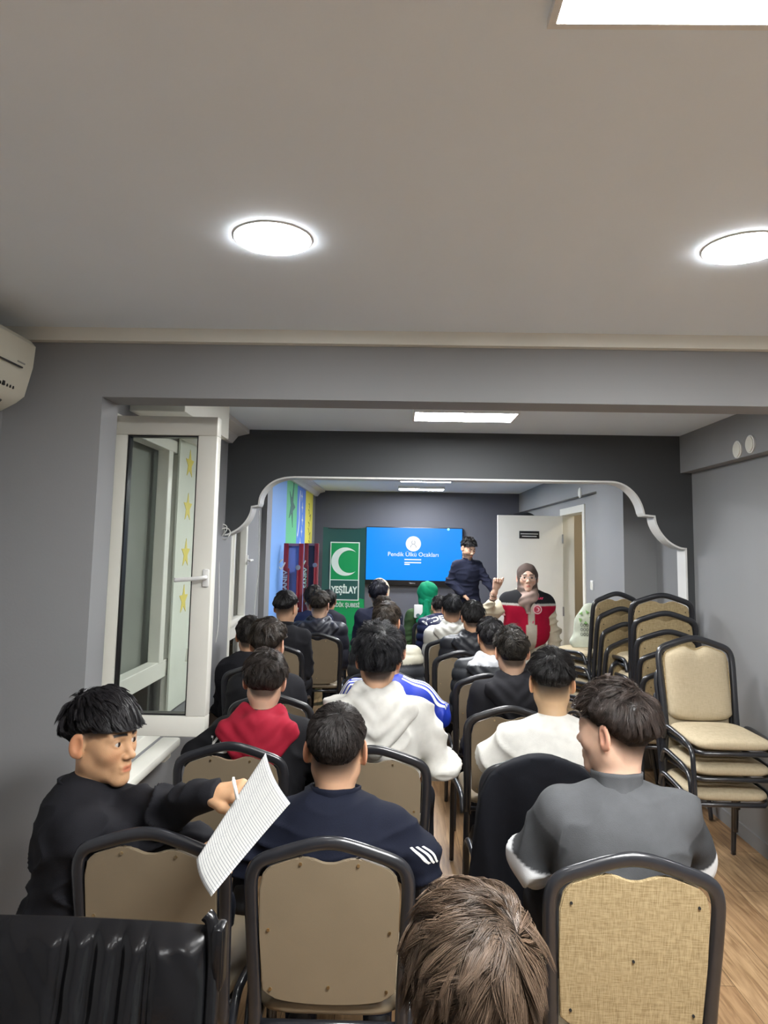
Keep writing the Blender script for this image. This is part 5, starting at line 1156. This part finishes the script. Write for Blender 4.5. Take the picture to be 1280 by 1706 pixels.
# beyond the arch
person('person in a black turtleneck with a high fade, by the far window', 478, 983, 5.85, head=(-24, -6, 0), hs=1.06, sw=.165, tone=T1, hcol=(.009, .008, .009), hair=hr('fade', .024, .010, .014, 111, len=.03, style='crown', lift=.009), top=dict(bulk=.022, name='turtleneck', collar=(.05, .066, 0)))
person('person in a black padded jacket, right of the aisle beyond the white hood', 788, 1000, 5.70, head=(0, -14, 0), hs=1.02, sw=.195, tone=T2, hcol=(.011, .010, .010), hair=hr('full', .018, .008, .012, 121, style='crown'), top=dict(kind='puffer', col=(.012, .013, .018), bulk=.045, name='padded_jacket', hood=(.012, .013, .018), hoodsize=1.3, quilt=.09))
person('person in a dark hooded winter coat by the folded tennis tables', 534, 984, 6.60, head=(-14, -10, 0), hs=1.03, sw=.20, tone=T3, hcol=(.028, .022, .016), hair=hr('low', .018, .008, .012, 131, style='forward'), top=dict(kind='puffer', col=(.012, .013, .022), bulk=.045, name='winter_coat', hood=(.012, .013, .022), hoodsize=1.4, quilt=.11))
person('person in a white hooded jacket beside the black padded jacket', 753, 990, 6.46, head=(6, -8, 0), hs=1.02, sw=.19, tone=T1, hcol=(.008, .008, .010), hair=hr('low', .018, .008, .012, 141, style='crown'), top=dict(kind='puffer', col=(.55, .54, .49), bulk=.035, name='hooded_jacket', hood=(.56, .55, .50), hoodsize=1.25, quilt=.12))
r = person('person in a navy padded jacket with white lettering across the shoulders', 733, 992, 7.30, head=(0, -30, 0), hs=.92, hy=.07, nk=.70, sw=.165, tone=T1, hair=hr('full', .018, .010, .012, 151, style='curly'), top=dict(kind='puffer', col=(.014, .018, .055), bulk=.035, name='padded_jacket', collar=(.02, .075, 0)))
project_text('jacket_lettering', 'VIDEO', .10, r, 0, 730, 1026, 7.15, WHITE, sx=1.0, rot=.30, bold=.003, tilt=.8)
person('person with dark curly hair, half hidden below the headband', 638, 992, 6.3, head=(0, -10, 0), hs=.86, sw=.15, tone=T3, hcol=(.03, .02, .013), hair=hr('full', .016, .010, .012, 161, style='curly', curl=.006), top=dict(col=(.02, .02, .03), bulk=.02, name='sweater'))
def headwear(r, name, col, fn, mt=CLOTH, h=.008, colfn=None, label=None, disp=.004, wraps=0.0):
    F = Field((-.16, -.19, -.30), (.16, .19, .19), h); fn(F); V, Q = F.mesh(); V = V + vnormals(V, Q) * (fnoise(V, 45, 4) * disp)[:, None]; C = np.tile(np.array(col, float), (len(V), 1))
    if colfn: C = colfn(V, C)
    if wraps: V = V + vnormals(V, Q) * (wraps * (np.abs(np.sin(V[:, 2] * 42 + V[:, 0] * 30 + 2 * fnoise(V, 12, 6))) ** .6 - .5))[:, None]
    o = np_mesh(name, r['tf'](V), Q, C, mt, r['root'])
    if label: o['label'] = label
    return o
# headband, green scarf
r = person('person in a navy jacket with a pale headband over dark hair', 632, 966, 7.27, head=(-14, -4, 0), hs=1.04, sw=.19, tone=T3, hcol=(.010, .010, .018), hair=hr('full', .016, .014, .018, 171, style='crown'), top=dict(col=(.020, .022, .040), bulk=.026, name='jacket', collar=(.02, .075, 0)))
def band(F):
    F.ell(CR_C + np.array([0, .02, .0]), (.104, .03, .124), k=.01); F.ell(CR_C + np.array([0, -.02, -.03]), (.084, .12, .125), k=.004, sub=True)
headwear(r, 'headband', (.62, .52, .38), band, disp=.001)
def drape(F):
    F.cone((-.10, .02, -.19), (-.17, -.02, -.30), .035, .03, k=.02); F.cone((.10, .02, -.19), (.14, -.02, -.30), .03, .03, k=.02)
headwear(r, 'shawl', (.16, .12, .05), drape)
r = person('person in a bright green headscarf knotted at the back', 713, 968, 8.0, head=(-8, -6, 0), hs=1.02, sw=.185, tone=T3, hair=None, hpad=0, top=dict(col=(.045, .085, .035), bulk=.028, name='vest')) if False else \
    person('person in a bright green headscarf knotted at the back', 713, 970, 8.0, head=(-8, -6, 0), hs=1.06, sw=.195, tone=T3, hair=None, top=dict(col=(.045, .085, .035), bulk=.028, name='vest'))
def scarf(F):
    F.ell(CR_C + np.array([0, -.006, .0]), CR_R + np.array([.034, .022, .024]), k=.03); F.ell((0, -.03, -.08), (.092, .080, .10), k=.03); F.ell((0, .11, -.02), (.06, .05, .085), k=.01, sub=True)
    F.ell((.0, -.118, -.075), (.028, .022, .024), k=.015); F.cone((0, -.125, -.09), (-.06, -.155, -.27), .018, .036, k=.015); F.cone((0, -.125, -.09), (.045, -.16, -.29), .018, .034, k=.012)
headwear(r, 'headscarf', (.004, .22, .105), scarf, disp=.004, wraps=.005, label='bright green scarf knotted at the nape')
q = local(r['root'].location, 0, at(697, 1019, 7.8))
bm = bmesh.new(); box(bm, q[0] - .045, q[0] + .05, -.165, -.140, q[2] - .07, q[2] + .07, .01); link('white_patch', bm, WHITE, r['top'], smooth=True)
bm = bmesh.new(); cyl(bm, (q[0], -.167, q[2] - .045), .022, .004, 'Y', 20); link('patch_emblem', bm, MATS['dark green paint'], r['top'])
person('person with dark hair beside the folded tables, behind the winter coat', 523, 975, 7.52, head=(0, -6, 0), hs=1.05, sw=.17, tone=T2, hcol=(.02, .016, .013), hair=hr('full', .016, .010, .012, 181, style='curly'), top=dict(col=(.015, .02, .05), bulk=.026, name='jacket'))
r = person('person with dark hair and a pink scarf at the foot of the green banner', 548, 983, 8.3, head=(0, -10, 0), hs=1.0, sw=.16, tone=T2, hair=hr('full', .016, .010, .012, 191, style='crown'), top=dict(col=(.02, .02, .03), bulk=.026, name='jacket'))
def pink(F): F.cone((.02, -.05, -.20), (.085, -.05, -.25), .04, .04, k=.02); F.cone((.085, -.05, -.25), (.12, -.06, -.32), .035, .02, k=.02)
headwear(r, 'scarf', (.75, .25, .36), pink)

# ------------------------------------------------------------------ standing presenters
YM = 9.2; lq = lambda rt, yw, px, py, Y: local(rt, yw, at(px, py, Y))
yw = math.radians(205); rt0 = Vector((at(781, 895, YM).x, YM, 0))
J = dict(EL=lq(rt0, yw, 813, 968, YM - .02), WL=lq(rt0, yw, 824, 985, YM - .15), ER=lq(rt0, yw, 752, 968, YM - .02), WR=lq(rt0, yw, 773, 990, YM - .18), hR=dict(d=v3(lq(rt0, yw, 787, 1003, YM - .22)) - lq(rt0, yw, 773, 990, YM - .18), n=(0, 0, 1), curl=.5))
if True:
    J = {k: v for k, v in J.items()}
person('person in a dark navy sweater standing in front of the television, looking down', 781, 895, YM, yaw=yw, head=(4, -22, 0), hs=1.0, sw=.17, near=2, stand=True, tone=(.58, .36, .25), hcol=(.010, .009, .009), beard=.75, face=(0, -.3),
       hair=hr('low', .026, .006, .010, 201, len=.030, style='up', lift=.016), top=dict(col=(.012, .014, .030), bulk=.020, name='sweater', collar=(.03, .064, 0), hem=.02), J=J, legs=(.010, .012, .02))
YW = 6.9; yw = math.radians(184); wx = at(879, 935, YW).x; rt0 = Vector((wx, YW, 0))
J = dict(ER=lq(rt0, yw, 812, 1028, YW - .06), WR=lq(rt0, yw, 827, 983, YW - .16), hR=dict(d=v3(lq(rt0, yw, 832, 955, YW - .18)) - lq(rt0, yw, 827, 983, YW - .16), n=(.25, -1, 0), curl=1.25, thumb=.25, fine=True),
         SR=lq(rt0, yw, 848, 1000, YW), SL=lq(rt0, yw, 911, 1003, YW), EL=lq(rt0, yw, 922, 1052, YW), WL=lq(rt0, yw, 930, 1092, YW - .1))
BEI = (.52, .46, .34)
r = person('person in a brown headscarf and a red and black vest, speaking with a raised fist', 879, 938, YW, yaw=yw, head=(-10, 4, 0), hs=1.10, sw=.17, near=2, stand=True, tone=(.60, .38, .28), face=(0, 0), hair=None,
           top=dict(col=BEI, bulk=.030, name='blouse', cutR=.50, fold=.012), J=J, legs=(.35, .32, .26), hcol=(.03, .02, .015))
W_ = r
d = r['J']; Nn = d['N']; g = Field((-.32, -.25, .50), (.32, .30, Nn[2] + .10), .010); bb = .046
Pp = d['P']; chh = Pp * .34 + Nn * .66 + np.array([0, .01, 0])
g.ell(Pp + np.array([0, 0, -.02]), (.175 + bb, .135 + bb, .20), k=.05); g.ell(Pp * .6 + Nn * .4, (.150 + bb, .110 + bb, .2), k=.06); g.ell(chh, (.155 + bb, .105 + bb, .18), k=.06)
for k, s in (('L', -1), ('R', 1)):
    g.cone(Nn + np.array([s * .03, 0, -.02]), d['S' + k] + np.array([0, 0, .005]), .06, .078, k=.05); g.cone(chh + np.array([s * .06, 0, .0]), d['S' + k] - np.array([0, 0, .04]), .10, .085, k=.05)
g.cone(Nn + np.array([0, .02, -.01]), Nn + np.array([0, .05, .12]), .062, .075, k=.01, sub=True)
V, Q = g.mesh(); V = V + vnormals(V, Q) * (fnoise(V, 16, 3) * .008)[:, None]
C = np.tile(np.array((.36, .004, .03)), (len(V), 1)); yk = at(879, 1006, 6.75).z; C[V[:, 2] > yk - .022] = (.45, .44, .40); C[V[:, 2] > yk] = (.014, .014, .016); opn = (np.abs(V[:, 0] + .0) < .030 + .02 * (V[:, 2] < Nn[2] - .25)) & (V[:, 1] > .03); C[opn] = (.50, .46, .38); C[V[:, 2] < .62] = (.25, .004, .02)
vest = np_mesh('vest', V, Q, C, CLOTH, r['root']); vest['label'] = 'red vest with black shoulders and a grey band'
bv = BVHTree.FromPolygons([Vector(v) for v in V], [tuple(q) for q in Q])
def onvest(px, py):
    q = lq(r['root'].location, yw, px, py, YW - .2); hit = bv.ray_cast(Vector((q[0], 1, q[2])), Vector((0, -1, 0)), 2); return hit[0]
BK = Matrix.Rotation(math.pi, 4, 'Z') @ FACE_CAM
h = onvest(897, 1016)
if h: 
    bm = bmesh.new(); cyl(bm, (h.x, h.y + .004, h.z), .042, .006, 'Y', 32); e = link('round_badge', bm, mat('badge pink', (.75, .45, .48), .6), vest, smooth=True)
    bm = bmesh.new(); cyl(bm, (h.x, h.y + .008, h.z), .031, .004, 'Y', 32); link('badge_center', bm, mat('badge red', (.5, .03, .07), .6), e)
    bm = bmesh.new(); prism(bm, arcpts(h.x, h.z, .020, 50, 310, 20) + arcpts(h.x + .008, h.z, .015, 300, 60, 18), 'Y', h.y + .010, h.y + .012); link('badge_mark', bm, MATS['badge pink'], e)
h = onvest(900, 998)
if h: text('vest_lettering', 'KIZILAY', .026, Matrix.Translation((h.x, h.y + .006, h.z)) @ BK, mat('badge red bright', (.75, .05, .15), .6), vest, depth=.004, bold=.001)
h = onvest(846, 1024)
if h: bm = bmesh.new(); box(bm, h.x - .012, h.x + .018, h.y - .01, h.y + .006, h.z - .022, h.z + .022, .003); link('label_patch', bm, MATS['badge pink'], vest)
def hij(F):
    F.ell(CR_C + np.array([0, -.008, -.002]), CR_R + .017, k=.03); F.ell((0, -.01, -.07), (.083, .075, .085), k=.03); F.cone((0, .0, -.13), (0, .01, -.20), .088, .10, k=.04); F.cone((-.05, .06, -.15), (.05, .09, -.20), .04, .035, k=.03); F.cone((.02, .09, -.19), (0, .11, -.29), .035, .02, k=.03)
    F.ell((0, .100, -.022), (.054, .080, .083), k=.008, sub=True)
def hijc(V, C):
    w_ = sstep(-.4, .5, fnoise(V * np.array([1, 1, 1.6]), 34, 12)) * sstep(.0, -.12, V[:, 2]); C = C * (1 - w_[:, None]) + np.array((.55, .40, .34)) * w_[:, None]; return C
headwear(r, 'headscarf', (.085, .06, .05), hij, colfn=hijc, h=.006, label='brown headscarf with pale pink folds')
bm = bmesh.new(); M4 = r['M']
for s in (-1, 1): tube(bm, [M4 @ Vector((s * .032 + .024 * math.cos(k * math.pi / 9), .098 + .004 * math.cos(k * math.pi / 9) * 0, -.001 + .022 * math.sin(k * math.pi / 9))) for k in range(18)], .0016, 6, closed=True)
tube(bm, [M4 @ Vector((-.008, .1, .004)), M4 @ Vector((.008, .1, .004))], .0015, 6)
for s in (-1, 1): tube(bm, [M4 @ Vector((s * .056, .098, .004)), M4 @ Vector((s * .074, .03, .004))], .0015, 6)
tag(link('glasses', bm, CHROME, smooth='all'), label='thin round glasses worn by the woman in the red vest', category='glasses'); bpy.data.objects['glasses'].matrix_world = r['mat']
bm = bmesh.new(); c0 = Vector(d['WR']) * .85 + Vector(d['ER']) * .15; ax = (Vector(d['WR']) - Vector(d['ER'])).normalized()
for f in (.66, .80):
    c0 = Vector(d['ER']) * (1 - f) + Vector(d['WR']) * f; s1 = ax.orthogonal().normalized(); s2 = ax.cross(s1)
    tube(bm, [c0 + (s1 * math.cos(k * math.pi / 8) + s2 * math.sin(k * math.pi / 8)) * (.032 - .006 * f + .004) for k in range(16)], .003, 6, closed=True, up=ax)
b2 = link('bracelet', bm, BLACK, r['root'], smooth='all')
bm = bmesh.new(); pts = [Nn + np.array([x, y, z]) for x, y, z in ((-.05, .06, -.0), (-.045, .13, -.08), (-.02, .17, -.20), (0, .175, -.26), (.02, .17, -.20), (.045, .13, -.08), (.05, .06, 0))]
tube(bm, smooth_path(pts, 4), .007, 6, ry=.002); link('lanyard', bm, MATS['badge red bright'], r['root'], smooth='all')

# ------------------------------------------------------------------ jacket over the chair back
q = at(900, 1262, 2.76); cx = q.x; cy0 = 2.76 + .2875
F = Field((cx - .34, cy0 - .48, .10), (cx + .34, cy0 - .05, 1.0), .009); X, Y, Z = F.grid()
yb = cy0 - .205 - np.maximum(Z - .42, 0) * .17; hw = np.where(Z > .80, .205, .205 + (.80 - Z) * .10) + 0 * X
zt = np.interp(np.abs(X - cx).ravel(), [0, .05, .10, .15, .19, .225, .25], [.935, .928, .912, .890, .855, .78, .6]).reshape(X.shape) + 0 * Z
thk = .034 + .018 * np.sin((X - cx) * 42 + Z * 5) * (Z < .85) * np.clip((.9 - Z) * 3, 0, 1) + 0 * Y
yc = yb - .012 - .04 * np.clip(.75 - Z, 0, 1) - .012 * np.sin((X - cx) * 30 + 2 * Z)* np.clip((.9 - Z) * 3, 0, 1)
zbm = .30 + .03 * np.sin((X - cx) * 17)
d1 = np.maximum(np.abs(Y - yc) - thk, np.maximum(np.abs(X - cx) - hw - .018, np.maximum(Z - zt, zbm - Z)))
F.f = d1.astype(np.float32); V, Q = F.mesh(); V = relax(V, Q, 4, .5); tag(np_mesh('draped_jacket', V, Q, (.008, .009, .013), CLOTH), label='black jacket draped over the chair back behind the white T-shirt', category='jacket')
# printed bag on the stack
q = at(977, 1068, 5.75); z0 = .90
t = empty('shopping_bag', (q.x + .02, 5.78, z0), label='white fabric bag with green print leaning on the stacked chairs', category='bag')
F = Field((-.2, -.12, -.02), (.2, .12, .42), .009); F.ell((0, 0, .15), (.115, .045, .17), k=.03); F.ell((-.01, 0, .06), (.13, .05, .07), k=.04); F.ell((.02, 0, .28), (.07, .035, .09), k=.04)
V, Q = F.mesh(); V[:, 2] = np.maximum(V[:, 2], 0.0); V += vnormals(V, Q) * (fnoise(V, 35, 5) * .006)[:, None]; np_mesh('bag_body', V, Q, (.58, .62, .52), CLOTH, t)
LG = mat('leaf green print', (.25, .48, .16), .7); DGp = mat('dark print', (.05, .07, .06), .7); bm = bmesh.new()
for k in range(5): a = k * 1.2; prism(bm, [( -.03 + .03 * math.cos(a), .26 + .03 * math.sin(a)), (-.03 + .055 * math.cos(a + .3), .26 + .055 * math.sin(a + .3)), (-.03 + .05 * math.cos(a - .3), .26 + .05 * math.sin(a - .3))], 'Y', -.055, -.04)
link('leaf_print', bm, LG, t); bm = bmesh.new()
for k in range(9): x = -.06 + (k % 3) * .022; z = .20 - (k // 3) * .035; tube(bm, [(x + .008 * math.cos(j), -.054, z + .013 * math.sin(j)) for j in range(6)], .002, 5, closed=True)
link('scroll_print', bm, DGp, t)
